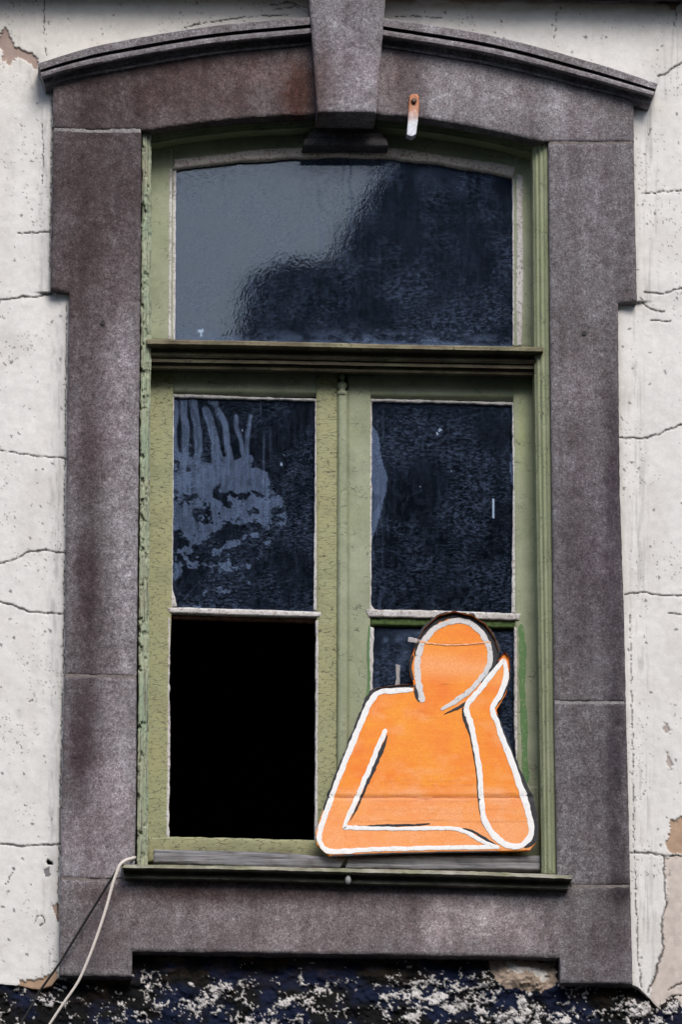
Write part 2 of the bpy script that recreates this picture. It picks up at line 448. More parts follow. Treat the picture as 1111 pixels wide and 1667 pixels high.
def m_plain(name, col, rough=0.7, var=0.25, scale=60, bump=0.2, spec=0.3, metal=0.0):
    k = NT(name); p = k.pos(); f = k.noise(p, scale, 4, 0.6)
    c = k.mix(k.ramp(f, [(0.3, 0.0), (0.7, 1.0)]), tuple(x*(1-var) for x in col), tuple(min(1, x*(1+var)) for x in col))
    k.principled(c, rough, k.bump(f, bump, 0.002), spec, metal); return k.m

def m_orange():
    k = NT('orange_board_paint'); p = k.pos()
    n1 = k.noise(k.pos((1, 1, 1.6)), 7.0, 8, 0.72); n2 = k.noise(p, 240, 3, 0.6); n3 = k.noise(k.pos((3, 1, 60)), 3.0, 4, 0.6)
    col = k.mix(k.ramp(n1, [(0.35, 0.0), (0.7, 1.0)]), (0.74, 0.165, 0.004), (0.80, 0.315, 0.012))
    col = k.mix(k.attr('film', 'Fac'), col, (0.78, 0.33, 0.125))
    col = k.mix(k.ramp(n3, [(0.56, 0.0), (0.75, 0.18)]), col, (0.78, 0.40, 0.16))
    col = k.mix(k.ramp(n2, [(0.40, 0.45), (0.56, 0.0)]), col, (0.66, 0.16, 0.008))
    col = k.mix(1.0, col, k.attr('tint'), 'MULTIPLY')
    k.principled(col, 0.55, k.bump(k.math('ADD', n2, n3), 0.25, 0.0012), 0.3); return k.m

def m_brush(name, col, col2, rough=0.6):
    k = NT(name); p = k.pos(); f = k.noise(p, 120, 4, 0.65); f2 = k.noise(p, 30, 4, 0.6)
    c = k.mix(k.ramp(f, [(0.33, 1.0), (0.44, 0.0)]), col, col2)
    c = k.mix(k.ramp(f2, [(0.55, 0.0), (0.75, 0.4)]), c, col2)
    k.principled(c, rough, k.bump(f, 0.3, 0.001), 0.3); return k.m

def m_wood():
    k = NT('grey_wood'); s = k.noise(k.pos((6, 150, 170)), 1.0, 5, 0.65); p = k.pos()
    c = k.ramp(s, [(0.3, (0.05, 0.048, 0.05)), (0.5, (0.17, 0.165, 0.17)), (0.7, (0.30, 0.29, 0.295))])
    c = k.mix(k.ramp(k.noise(p, 20, 4), [(0.5, 0), (0.75, 0.6)]), c, (0.06, 0.05, 0.045))
    k.principled(c, 0.85, k.bump(s, 0.5, 0.002), 0.2); return k.m

STONE = m_stone()
PLASTER = m_tinted('lime_plaster', 0.92, 300, 0.16, 0.35, 0.0015)
ROUGH = m_tinted('flaking_render', 0.85, 220, 0.45, 0.8, 0.004, 0.12)
GREEN_A, GREEN_B = (0.27, 0.285, 0.155), (0.31, 0.30, 0.150)
PAINT = m_paint('green_paint', (0.300, 0.322, 0.215), (0.250, 0.278, 0.168), crack=0.24, cscale=60, stretch=(0.7, 1, 1.2), dirt=0.30, streak=0.18)
PAINT_CRAZED = m_paint('crazed_green_paint', GREEN_A, GREEN_B, crack=1.0, cscale=52, stretch=(0.55, 1, 1.7), dirt=0.35)
PAINT_CASING = m_paint('peeling_green_paint', (0.36, 0.38, 0.26), (0.26, 0.33, 0.23), crack=0.7, cscale=60, stretch=(1, 1, 0.5), streak=1.0, bare=(0.12, 0.10, 0.075), dirt=0.3)
PAINT_RIGHT = m_paint('worn_green_paint', (0.25, 0.275, 0.155), (0.28, 0.30, 0.18), crack=0.35, cscale=60, streak=0.35, bare=(0.22, 0.20, 0.15), dirt=0.15)
PAINT_DARK = m_paint('grimy_green_paint', (0.20, 0.19, 0.125), (0.12, 0.095, 0.065), crack=0.55, cscale=40, stretch=(0.5, 1, 1.5), streak=1.0, streak_axis='x', bare=(0.085, 0.060, 0.038), dirt=0.8, rough=0.7)
PAINT_SILL = m_paint('mossy_sill_paint', (0.075, 0.082, 0.035), (0.21, 0.20, 0.165), crack=0.3, cscale=45, streak=0.9, streak_axis='x', bare=(0.13, 0.11, 0.08), dirt=0.6, rough=0.6)
MOSS = m_plain('moss_green_paint', (0.045, 0.075, 0.018), 0.8, 0.6, 90, 0.5)
BRIGHT_GREEN = m_brush('bright_green_paint', (0.07, 0.16, 0.05), (0.20, 0.23, 0.11))
PUTTY = m_paint('old_putty', (0.62, 0.60, 0.59), (0.50, 0.47, 0.45), crack=0.35, cscale=80, bare=(0.30, 0.26, 0.24), peel=0.25, dirt=0.3, rough=0.8)
PUTTY_TAN = m_paint('bare_putty', (0.66, 0.58, 0.52), (0.60, 0.54, 0.50), crack=0.5, cscale=90, bare=(0.32, 0.23, 0.18), peel=0.2, dirt=0.15, rough=0.8)
GLASS = m_glass('old_glass')
BLACK_ROOM = m_plain('unlit_room_black', (0.006, 0.006, 0.006), 1.0, 0.2, 10, 0, 0.0)  # near-black walls: darkness of the unlit room put into the colour
MORTAR = m_plain('mortar', (0.16, 0.14, 0.13), 0.95, 0.4, 120, 0.6, 0.1)
ORANGE = m_orange()
WHITE = m_brush('white_brush_paint', (0.74, 0.73, 0.71), (0.56, 0.54, 0.53))
WHITE_GREY = m_brush('thin_white_brush_paint', (0.56, 0.545, 0.535), (0.24, 0.235, 0.245))
BLACK = m_brush('black_brush_paint', (0.010, 0.010, 0.013), (0.03, 0.03, 0.04))
BOARD_EDGE = m_plain('raw_board', (0.10, 0.075, 0.055), 0.9)
TAPE = m_plain('greyed_tape', (0.30, 0.28, 0.28), 0.5, 0.3, 90)
WOOD = m_wood()
ROPE = m_plain('pale_rope', (0.60, 0.54, 0.48), 0.9, 0.2, 300, 0.5)
CABLE = m_plain('black_rubber', (0.010, 0.009, 0.009), 0.6)
IRON = m_tinted('rusting_galvanised_iron', 0.5, 150, 0.4, 0.4, 0.0015, 0.5)
ASPHALT = m_plain('asphalt', (0.05, 0.05, 0.05), 0.95, 0.3, 30)
FAR_WALL = m_plain('dark_weathered_wall', (0.036, 0.040, 0.052), 0.95, 0.35, 3)
FAR_ROOF = m_plain('slate_roof', (0.05, 0.05, 0.055), 0.85, 0.35, 5)

# ------------------------------------------------------------------ stains
def blobs(lst):
    """(u, v, radius u, radius v, r, g, b, strength) soft stains, broken up by noise."""
    def f(u, v, d):
        T = np.ones((u.size, 3))
        nz = fbm(u/38, v/60, 77, 4); nz2 = fbm(u/9, v/9, 78, 3)
        for (a, b, ru, rv, r, g, bl, s) in lst:
            q = ((u-a)/ru)**2+((v-b)/rv)**2
            k = np.exp(-q*0.9)*s*np.clip(0.55+1.1*nz, 0, 1.4)*np.clip(0.7+0.7*nz2, 0, 1.25)
            k = np.clip(k, 0, 1)[:, None]
            T = T*(1-k)+T*np.array([r, g, bl])*k
        return T**1.3
    return f
stone_stain = blobs([
    # upper left: sooty brown
    (160, 330, 110, 190, 0.56, 0.48, 0.48, 1.0), (300, 150, 200, 60, 0.66, 0.53, 0.50, 0.9), (488, 150, 30, 50, 0.60, 0.38, 0.30, 0.9), (300, 100, 230, 22, 0.7, 0.6, 0.58, 0.8),
    (125, 500, 50, 90, 0.70, 0.62, 0.62, 0.7), (420, 120, 60, 30, 1.45, 1.4, 1.4, 0.6),
    # left jamb: pale streak by the frame, brown run down the middle
    (200, 800, 30, 330, 1.55, 1.55, 1.56, 0.9), (140, 960, 24, 170, 0.48, 0.40, 0.42, 1.0), (130, 1200, 26, 90, 0.46, 0.38, 0.40, 1.0), (118, 820, 10, 250, 1.3, 1.3, 1.32, 0.6), (145, 700, 40, 90, 0.70, 0.62, 0.64, 0.8),
    (188, 1250, 40, 140, 1.5, 1.47, 1.48, 0.9), (150, 1370, 60, 60, 1.4, 1.36, 1.38, 0.8), (205, 560, 20, 70, 1.25, 1.25, 1.28, 0.6),
    # keystone and right arch: washed grey
    (565, 90, 70, 140, 1.35, 1.38, 1.42, 0.8), (760, 140, 140, 55, 1.5, 1.5, 1.52, 0.9), (930, 180, 90, 50, 1.35, 1.35, 1.36, 0.8), (650, 140, 30, 50, 0.7, 0.6, 0.58, 0.8),
    # right jamb
    (960, 330, 60, 110, 1.15, 1.13, 1.16, 0.9), (940, 620, 40, 50, 1.35, 1.33, 1.35, 0.8), (960, 780, 60, 120, 1.05, 1.02, 1.05, 0.6),
    (1000, 800, 18, 260, 0.62, 0.58, 0.62, 0.8), (1005, 1250, 18, 200, 0.50, 0.46, 0.50, 1.0), (960, 960, 60, 140, 0.70, 0.66, 0.69, 0.8), (930, 1120, 40, 40, 1.2, 1.2, 1.2, 0.6),
    (960, 1280, 50, 80, 0.85, 0.82, 0.85, 0.6), (1010, 1450, 22, 25, 0.45, 0.40, 0.42, 1.0),
    # apron under the sill
    (500, 1510, 400, 70, 1.20, 1.14, 1.13, 0.8), (735, 1495, 60, 44, 1.6, 1.56, 1.55, 1.0), (860, 1510, 45, 44, 1.5, 1.47, 1.47, 0.9), (480, 1520, 60, 36, 1.3, 1.27, 1.27, 0.8), (680, 1480, 20, 40, 0.7, 0.66, 0.66, 0.8),
    (400, 1455, 260, 16, 0.62, 0.52, 0.50, 0.9), (1000, 1560, 50, 50, 0.75, 0.70, 0.72, 0.7), (160, 1520, 50, 60, 0.85, 0.8, 0.8, 0.7)])

# ================================================================== SETTING
ground = box('road', -60, 60, -80, 0.2, -0.3, 0.0, ASPHALT); tag(ground, 'dark asphalt street in front of the house', None, None, 'structure')

# room behind the window
rm = bpy.data.objects.new('room', None)
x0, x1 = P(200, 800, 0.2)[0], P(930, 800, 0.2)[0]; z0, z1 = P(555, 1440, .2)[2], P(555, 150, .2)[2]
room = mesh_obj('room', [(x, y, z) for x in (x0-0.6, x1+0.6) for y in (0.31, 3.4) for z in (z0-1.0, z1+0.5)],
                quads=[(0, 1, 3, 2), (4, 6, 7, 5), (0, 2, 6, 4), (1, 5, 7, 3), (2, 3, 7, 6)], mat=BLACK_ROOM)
tag(room, 'unlit black room behind the missing pane', None, None, 'structure')

# ---- plastered wall
WALL = thing('plastered_wall', P(555, 1650, 0.0), 'cracked white plaster wall around the grey stone window surround', 'wall')
CRACKS = [  # (polyline, half width)
    ([(-60, 492), (0, 489), (22, 486), (36, 483), (55, 484), (72, 481), (88, 476)], 1.5), ([(-60, 732), (0, 733), (40, 740), (60, 743), (108, 747)], 0.9),
    ([(30, 380), (60, 380), (80, 379)], 0.8), ([(-60, 935), (0, 917), (25, 910), (45, 899), (75, 896), (106, 901)], 1.4), ([(-60, 978), (0, 981), (25, 987), (45, 995), (65, 998), (104, 1000)], 1.3),
    ([(-60, 1373), (0, 1375), (40, 1378), (60, 1376), (97, 1374)], 1.4), ([(72, -20), (71, 30), (74, 90)], 0.7),
    ([(1045, 315), (1075, 314), (1090, 311), (1111, 310), (1160, 306)], 1.1), ([(1050, 476), (1068, 477), (1085, 479), (1100, 472), (1160, 462)], 1.1),
    ([(1046, 492), (1060, 503), (1070, 507), (1082, 507)], 1.1), ([(1060, 523), (1094, 523)], 0.8), ([(1010, 712), (1045, 714), (1070, 709), (1090, 699), (1111, 691), (1160, 680)], 1.3),
    ([(1018, 967), (1050, 964), (1070, 969), (1111, 970), (1160, 972)], 1.2), ([(1090, 998), (1111, 1001), (1150, 1000)], 1.0), ([(1020, 1388), (1060, 1389), (1075, 1392), (1111, 1393), (1160, 1393)], 1.6),
    ([(1072, 124), (1082, 122), (1096, 112), (1111, 104), (1160, 90)], 1.2), ([(1100, 12), (1103, 30), (1097, 36), (1100, 45)], 0.7), ([(907, 20), (905, 45), (902, 64)], 0.6),
    ([(1082, 1395), (1083, 1440), (1086, 1470), (1078, 1500), (1081, 1545), (1072, 1570), (1066, 1595), (1055, 1615)], 1.6), ([(1090, 1612), (1111, 1600), (1150, 1590)], 1.3), ([(1085, 1628), (1095, 1622), (1111, 1620), (1150, 1618)], 1.1),
    ([(8, 1440), (18, 1425), (22, 1415)], 0.6), ([(58, 1500), (62, 1490), (70, 1492), (72, 1502), (66, 1508)], 0.9), ([(47, 1142), (52, 1140)], 1.2), ([(1060, 210), (1056, 226)], 1.0),
    ([(1034, 1385), (1036, 1440), (1038, 1500), (1040, 1560), (1046, 1606)], 0.9), ([(1027, 1000), (1031, 1200), (1033, 1380)], 0.6), ([(101, 1130), (98, 1300), (95, 1430), (93, 1500)], 1.0), ([(105, 900), (103, 1100)], 0.7), ([(84, 165), (83, 300), (81, 440)], 0.8), ([(67, 200), (70, 240), (68, 300)], 0.7), ([(108, 500), (106, 700), (104, 850)], 0.7),
    ([(640, 26), (680, 27), (720, 30)], 0.7), ([(300, 45), (340, 36), (400, 28), (470, 24)], 0.8), ([(440, 8), (470, 3), (500, 12)], 0.9), ([(445, 16), (480, 10), (502, 20)], 0.8)]
PATCHES = [  # (outline, colour, depth m)
    ([(6, 43), (14, 52), (18, 62), (24, 76), (40, 82), (52, 86), (62, 96), (60, 112), (48, 104), (38, 98), (30, 95), (24, 97), (14, 106), (4, 98), (2, 80), (-40, 70), (-40, 58), (0, 60)], (0.36, 0.27, 0.23), 0.006),
    ([(1093, 1335), (1111, 1330), (1160, 1330), (1160, 1388), (1090, 1390), (1085, 1378), (1090, 1360)], (0.42, 0.29, 0.20), 0.005),
    ([(1082, 1395), (1086, 1440), (1087, 1470), (1079, 1500), (1082, 1545), (1073, 1570), (1060, 1605), (1062, 1640), (1170, 1700), (1170, 1394)], (0.55, 0.48, 0.43), 0.004),
    ([(1082, 1178), (1090, 1180), (1091, 1190), (1085, 1196), (1080, 1188)], (0.42, 0.36, 0.33), 0.003), ([(1086, 1225), (1093, 1232), (1096, 1252), (1088, 1250)], (0.42, 0.36, 0.33), 0.003),
    ([(1058, -5), (1108, -5), (1104, 12), (1098, 16), (1084, 8), (1070, 4)], (0.30, 0.20, 0.13), 0.006),
    ([(75, 1398), (84, 1402), (82, 1408), (76, 1406)], (0.03, 0.03, 0.03), 0.02), ([(70, 1420), (78, 1412), (80, 1424), (73, 1428)], (0.2, 0.19, 0.19), 0.003),
    ([(86, 1478), (94, 1470), (96, 1500), (92, 1498)], (0.30, 0.22, 0.18), 0.003), ([(30, 1596), (62, 1595), (78, 1590), (92, 1575), (96, 1600), (60, 1625), (30, 1610)], (0.40, 0.27, 0.18), 0.005),
    ([(12, 25), (15, 29), (11, 30)], (0.15, 0.14, 0.14), 0.002), ([(1089, 1420), (1092, 1416), (1093, 1424), (1090, 1428)], (0.3, 0.27, 0.26), 0.002)]
SURR_L = [(60, 95), (60, 137), (86, 150), (86, 205), (80, 476), (112, 478), (106, 1000), (98, 1430), (96, 1592)]
SURR_R = [(1072, 128), (1060, 160), (1033, 165), (1033, 230), (1038, 490), (1008, 495), (1016, 1000), (1026, 1430), (1031, 1604)]
def plaster_tint(u, v, d):
    base = np.tile(np.array([0.71, 0.688, 0.655]), (u.size, 1))
    cream = np.exp(-((v-40)/120)**2)[:, None]*sstep(1000, 300, u)[:, None]
    base = base*(1-cream)+np.array([0.70, 0.665, 0.61])*cream
    n = fbm(u/60, v/60, 5, 5)[:, None]; base *= 0.93+0.11*n
    bl = sstep(0.52, 0.72, fbm(u/46, v/80, 6, 5))[:, None]*0.30; base = base*(1-bl)+np.array([0.56, 0.52, 0.475])*bl
    # weathering streaks and grime close to the stone
    dl, _, _ = poly_dist(u, v, SURR_L); dr, _, _ = poly_dist(u, v, SURR_R)
    grime = np.exp(-dl/9.0)*0.9+np.exp(-dr/8.0)*0.55
    g = np.clip(grime*(0.25+1.5*fbm(u/6, v/26, 31, 4)-0.25), 0, 1)[:, None]
    base = base*(1-g*0.62)+np.array([0.30, 0.275, 0.25])*g*0.62
    ul = np.interp(v, [p[1] for p in SURR_L], [p[0] for p in SURR_L]); ur = np.interp(v, [p[1] for p in SURR_R], [p[0] for p in SURR_R])
    st = np.exp(-((u-(ur+26))/16)**2)*sstep(0.52, 0.75, fbm(u/3.2, v/60, 41, 4))*0.5 + np.exp(-((u-(ul-18))/12)**2)*sstep(0.5, 0.75, fbm(u/4, v/30, 43, 4))*0.5
    base *= (1-st*0.5)[:, None]
    top = np.exp(-np.maximum(v-np.interp(u, [0, 500, 640, 1111], [-30, -12, 0, 7]), 0)/10)*0.7*sstep(0.3, 0.6, fbm(u/30, v/10, 47, 4)); base *= (1-top[:, None]*np.array([0.55, 0.65, 0.75]))  # dirt and the shadow band below the ledge, both in the colour
    # pits
    uq = u+(fbm(u/4, v/4, 14, 3)-0.5)*6; vq = v+(fbm(u/4, v/4, 15, 3)-0.5)*6
    w, idv = worley(uq/5.0, vq/6.5, 11); dens = sstep(0.46, 0.7, fbm(u/45, v/70, 12, 3))
    pit = (w < 0.05+0.15*idv*dens) & (idv > 0.88-0.34*dens)
    base[pit] *= np.array([0.42, 0.40, 0.38])
    w2, id2 = worley(uq/19, vq/19, 13); big = (w2 < 0.12*id2) & (id2 > 0.86); base[big] *= 0.35
    un = u+(fbm(u/5, v/5, 21, 3)-0.5)*9; vn = v+(fbm(u/5, v/5, 22, 3)-0.5)*9
    for pl, c, dep in PATCHES:
        m = inside(un, vn, pl); k = (0.85+0.3*fbm(u/8, v/8, 23, 3))[m][:, None]
        base[m] = np.array(c)*k
    for ln, hw in CRACKS:
        dd = crack_d(u, v, ln); k = np.clip(1.3-dd/(hw*(0.45+1.2*fbm(u/13, v/13, 64, 3))), 0, 1)[:, None]
        base = base*(1-k*0.9)+np.array([0.05, 0.042, 0.038])*k*0.9
    return base
def crack_d(u, v, ln):
    L = np.array(ln, float); m = (u > L[:, 0].min()-8) & (u < L[:, 0].max()+8) & (v > L[:, 1].min()-8) & (v < L[:, 1].max()+8)
    r = np.full(u.size, 99.0)
    if m.any():
        un = u[m]+(fbm(u[m]/6, v[m]/6, 61, 3)-0.5)*5; vn = v[m]+(fbm(u[m]/6, v[m]/6, 62, 3)-0.5)*5
        r[m] = poly_dist(un, vn, ln)[0]
    return r
def plaster_h(u, v, d):
    h = (fbm(u/90, v/90, 51, 3)-0.5)*0.010+(fbm(u/16, v/16, 52, 4)-0.5)*0.0022
    ul = np.interp(v, [p[1] for p in SURR_L], [p[0] for p in SURR_L]); ur = np.interp(v, [p[1] for p in SURR_R], [p[0] for p in SURR_R])
    side = np.minimum(np.abs(u-ul), np.abs(u-ur))
    h -= 0.014*np.exp(-(side/16)**2)*sstep(165, 200, v)              # plaster feathered up against the stone
    un = u+(fbm(u/5, v/5, 21, 3)-0.5)*9; vn = v+(fbm(u/5, v/5, 22, 3)-0.5)*9
    for pl, c, dep in PATCHES:
        h += np.where(inside(un, vn, pl), dep, 0)
    for ln, hw in CRACKS:
        h += 0.006*np.clip(1.2-crack_d(u, v, ln)/hw, 0, 1)
    return h
PL_OUT = [(-60, -60), (1171, -60), (1171, 1700), (1111, 1668), (1085, 1650), (1068, 1636), (1052, 1618), (1036, 1605), (1018, 1602), (1004, 1000), (1000, 480), (1024, 470), (1024, 166),
          (1040, 156), (900, 115), (700, 70), (600, 52), (500, 52), (350, 76), (200, 100), (80, 132), (96, 150), (96, 460), (122, 470), (118, 1000), (108, 1595), (94, 1592), (84, 1604), (62, 1611), (46, 1608), (30, 1604), (0, 1602), (-60, 1606)]
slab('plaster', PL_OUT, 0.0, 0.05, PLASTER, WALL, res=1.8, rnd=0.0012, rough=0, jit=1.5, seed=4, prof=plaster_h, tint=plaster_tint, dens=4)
def plain_tint(u, v, d):
    b = np.tile(np.array([0.71, 0.688, 0.655]), (u.size, 1))*(0.92+0.12*fbm(u/60, v/60, 5, 5))[:, None]
    bl = sstep(0.50, 0.72, fbm(u/46, v/80, 6, 5))[:, None]*0.30; return b*(1-bl)+np.array([0.56, 0.52, 0.475])*bl
slab('plaster', [(-1500, -1100), (-58, -1100), (-58, 1604), (-1500, 1604)], 0.0008, 0.05, PLASTER, WALL, res=16, rnd=0, rough=0, jit=0, prof=lambda u, v, d: (fbm(u/90, v/90, 51, 3)-0.5)*0.010, tint=plain_tint, seed=8)
slab('plaster', [(1169, -1100), (2600, -1100), (2600, 1690), (1169, 1690)], 0.0008, 0.05, PLASTER, WALL, res=16, rnd=0, rough=0, jit=0, prof=lambda u, v, d: (fbm(u/90, v/90, 51, 3)-0.5)*0.010, tint=plain_tint, seed=9)
slab('plaster', [(-58, -1100), (1169, -1100), (1169, -58), (-58, -58)], 0.0008, 0.05, PLASTER, WALL, res=16, rnd=0, rough=0, jit=0, prof=lambda u, v, d: (fbm(u/90, v/90, 51, 3)-0.5)*0.010, tint=plain_tint, seed=10)
# masonry behind everything, with the opening left free
oxl, oxr = P(226, 800, .05)[0], P(900, 800, .05)[0]; ozb = P(555, 1425, .05)[2]; ozt = P(555, 150, .05)[2]
for a in ((-4.5, oxl, 0.051, 0.30, 0, 13), (oxr, 4.8, 0.051, 0.30, 0, 13), (oxl, oxr, 0.051, 0.30, 0, ozb), (oxl, oxr, 0.051, 0.30, ozt, 13)):
    box('masonry', *a, MORTAR, WALL)

# ---- rough dark wall below
def flake(u, v):
    wu = u+(fbm(u/15, v/15, 88, 4)-0.5)*22; wv = v+(fbm(u/15, v/15, 89, 4)-0.5)*22
    w, idv = worley(wu/24, wv/20, 91)
    ring = np.exp(-((w-0.20-0.32*idv)/0.07)**2)*(idv > 0.45)*sstep(0.42, 0.60, fbm(u/12, v/12, 87, 3))
    n = fbm(wu/17, wv/13, 92, 6, 0.62); r2 = 1-np.abs(2*fbm(u/15, v/12, 93, 5, 0.62)-1)
    reg = 0.55*fbm(u/60, v/38, 95, 4)+0.30*sstep(1568, 1612, v)
    for a, b, ru, rv, s in ((120, 1640, 110, 22, .10), (290, 1612, 80, 34, .17), (480, 1625, 110, 40, .03), (710, 1608, 66, 34, .24), (700, 1650, 110, 20, .10), (880, 1650, 90, 16, .16), (1000, 1640, 60, 20, .12), (1075, 1655, 40, 16, .25), (250, 1588, 30, 16, .12), (450, 1590, 50, 10, .06)):
        reg += s*np.exp(-((u-a)/ru)**2-((v-b)/rv)**2)
    return 0.60*n+0.20*r2+0.24*ring+0.46*reg-0.03
def rough_tint(u, v, d):
    s = flake(u, v); a = sstep(0.812, 0.832, s)
    # scratchy breakup of the flakes
    a = np.maximum(a*sstep(0.36, 0.46, fbm(u/5.5, v/4.0, 96, 4, 0.7)), sstep(0.72, 0.76, s)*sstep(0.68, 0.73, fbm(u/3.5, v/3.0, 86, 3, 0.7)))
    navy = np.array([0.007, 0.012, 0.036]); soot = np.array([0.006, 0.006, 0.006]); brown = np.array([0.10, 0.065, 0.035]); white = np.array([0.72, 0.68, 0.65])
    k = sstep(0.35, 0.65, fbm(u/40, v/30, 97, 4))[:, None]
    base = navy*(1-k)+soot*k
    up = np.where(u > 913, 1602, np.where(u < 215, 1588, 1552))
    b = (np.exp(-np.maximum(v-up-4, 0)/16)*sstep(0.42, 0.62, fbm(u/24, v/12, 98, 5)))[:, None]
    base = base*(1-b)+brown*b
    col = base*(1-a[:, None])+white*a[:, None]*(0.7+0.4*fbm(u/6, v/6, 99, 3))[:, None]
    pl = [(795, 1560), (905, 1566), (908, 1600), (890, 1612), (850, 1614), (820, 1606), (800, 1588)]
    un = u+(fbm(u/7, v/7, 25, 3)-0.5)*14; vn = v+(fbm(u/7, v/7, 26, 3)-0.5)*12
    m = inside(un, vn, pl); c = np.array([0.40, 0.31, 0.24])*(0.75+0.5*fbm(u/5, v/5, 27, 4))[:, None]
    col[m] = c[m]
    pw = [(826, 1566), (850, 1572), (880, 1576), (897, 1590), (888, 1600), (876, 1590), (858, 1580), (846, 1584), (828, 1578)]
    m = inside(un, vn, pw); col[m] = np.array([0.66, 0.62, 0.57])
    return col
def rough_h(u, v, d):
    s = flake(u, v); a = sstep(0.79, 0.87, s)
    h = -(fbm(u/34, v/26, 101, 5, 0.55)-0.5)*0.034-(fbm(u/8, v/7, 102, 4)-0.5)*0.012-a*0.006
    m = sstep(1058, 1100, u)*sstep(1600, 1650, v)
    pl = np.exp(-((u-855)/50)**2-((v-1588)/22)**2)*0.02
    return h-m*0.02-pl
LOWER = thing('rough_wall', P(555, 1668, 0.05), 'dark navy and white flaking rough wall below the window', 'wall')
slab('render_coat', [(-60, 1560), (130, 1560), (200, 1530), (930, 1535), (960, 1580), (1171, 1600), (1171, 1720), (-60, 1720)], 0.015, 0.049, ROUGH, LOWER, res=1.8, rnd=0, rough=0, jit=0, prof=rough_h, tint=rough_tint, seed=14)
slab('render_coat', [(-500, 1605), (-59, 1605), (-59, 1719), (1169, 1719), (1169, 1692), (1700, 1692), (1700, 2100), (-500, 2100)], 0.016, 0.049, ROUGH, LOWER, res=6, rnd=0, rough=0, jit=0, prof=rough_h, tint=rough_tint, seed=14)
slab('render_coat', [(-1500, 1606), (-499, 1606), (-499, 2099), (1699, 2099), (1699, 1693), (2600, 1693), (2600, 4700), (-1500, 4700)], 0.02, 0.049, ROUGH, LOWER, res=14, rnd=0, rough=0, jit=0, prof=rough_h, tint=rough_tint, seed=15)

# ---- ledge above, only its underside edge dips into the view
LEDGE = thing('string_course', P(555, -20, 0.0), 'dark underside of the stone ledge along the top edge', 'ledge')
sweep('ledge_moulding', [(-700, -101), (555, -81), (1800, -58)], [(-700, -24), (555, -4), (1800, 18)], [(0, -0.14), (0.55, -0.14), (0.6, -0.10), (0.8, -0.07), (0.88, -0.05), (0.95, -0.03), (0.97, 0.0)], STONE, LEDGE, n=120, tint=lambda u, v, d: np.full((u.size, 3), 0.45), back=0.03)  # whole ledge tinted evenly darker than plain stone

# ================================================================== STONE SURROUND
SUR = thing('window_surround', P(555, 1600, -0.045), 'grey granite surround with arched head and keystone round the window', 'window surround')
YS = -0.045
ARCH_LOW = [(230, 214), (300, 203), (400, 192), (500, 187), (560, 185), (620, 187), (700, 194), (800, 212), (893, 233)]
AL = spline(ARCH_LOW, 80)
HOOD_LB = [(84, 140), (170, 126), (340, 96), (506, 78)]; HOOD_RB = [(625, 82), (800, 115), (950, 150), (1034, 168)]
def arc_part(a, b): return [tuple(p) for p in AL if a <= p[0] <= b]
lt = [(86, 130), (170, 116), (340, 86), (514, 68)]; rt = [(616, 70), (800, 104), (950, 140), (1032, 160)]
slab('arch_stone', [(86, 142)]+lt[1:]+[(517, 184)]+arc_part(231, 512)[::-1]+[(230, 211), (150, 212), (86, 209)], YS, 0.05, STONE, SUR, res=3, rnd=0.006, rough=0.0015, jit=0.7, tint=stone_stain, seed=21)
slab('arch_stone', rt[:3]+[(1032, 150), (1033, 231), (894, 231)]+arc_part(618, 892)[::-1]+[(613, 184)], YS-0.001, 0.05, STONE, SUR, res=3, rnd=0.006, rough=0.0015, jit=0.7, tint=stone_stain, seed=22)
slab('jamb_stone', [(86, 211), (150, 214), (230, 214), (228, 500), (224, 900), (222, 1101), (105, 1099), (107, 900), (110, 600), (112, 477), (82, 470), (84, 350)], YS+0.001, 0.05, STONE, SUR, res=3, rnd=0.006, rough=0.0015, jit=0.9, tint=stone_stain, seed=23)
slab('jamb_stone', [(105, 1101), (222, 1103), (221, 1300), (219, 1408), (210, 1432), (98, 1430), (101, 1250)], YS, 0.05, STONE, SUR, res=3, rnd=0.006, rough=0.0015, jit=0.7, tint=stone_stain, seed=24)
slab('jamb_stone', [(894, 233), (1033, 233), (1035, 350), (1038, 490), (1007, 494), (1010, 800), (1017, 1000), (1020, 1143), (903, 1142), (901, 900), (897, 600)], YS, 0.05, STONE, SUR, res=3, rnd=0.006, rough=0.0015, jit=0.7, tint=stone_stain, seed=25)
slab('jamb_stone', [(903, 1144), (1020, 1145), (1024, 1300), (1027, 1442), (930, 1442), (908, 1425), (906, 1300)], YS+0.001, 0.05, STONE, SUR, res=3, rnd=0.006, rough=0.0015, jit=0.7, tint=stone_stain, seed=26)
slab('apron_stone', [(98, 1432), (210, 1434), (215, 1425), (920, 1438), (930, 1444), (1027, 1444), (1031, 1602), (913, 1600), (912, 1559), (560, 1553), (215, 1549), (215, 1590), (96, 1588)], YS-0.001, 0.05, STONE, SUR, res=3, rnd=0.006, rough=0.0015, jit=0.8, tint=stone_stain, seed=27)
if False: slab('mortar_bed', [(92, 150), (1026, 170), (1026, 470), (1000, 480), (1020, 1440), (1020, 1590), (106, 1580), (116, 480), (92, 460)], YS+0.012, 0.048, MORTAR, SUR, res=40, rnd=0, rough=0, jit=0)
LIGHT_MORTAR = m_plain('pale_mortar', (0.22, 0.205, 0.205), 0.95, 0.5, 160, 0.6, 0.1)
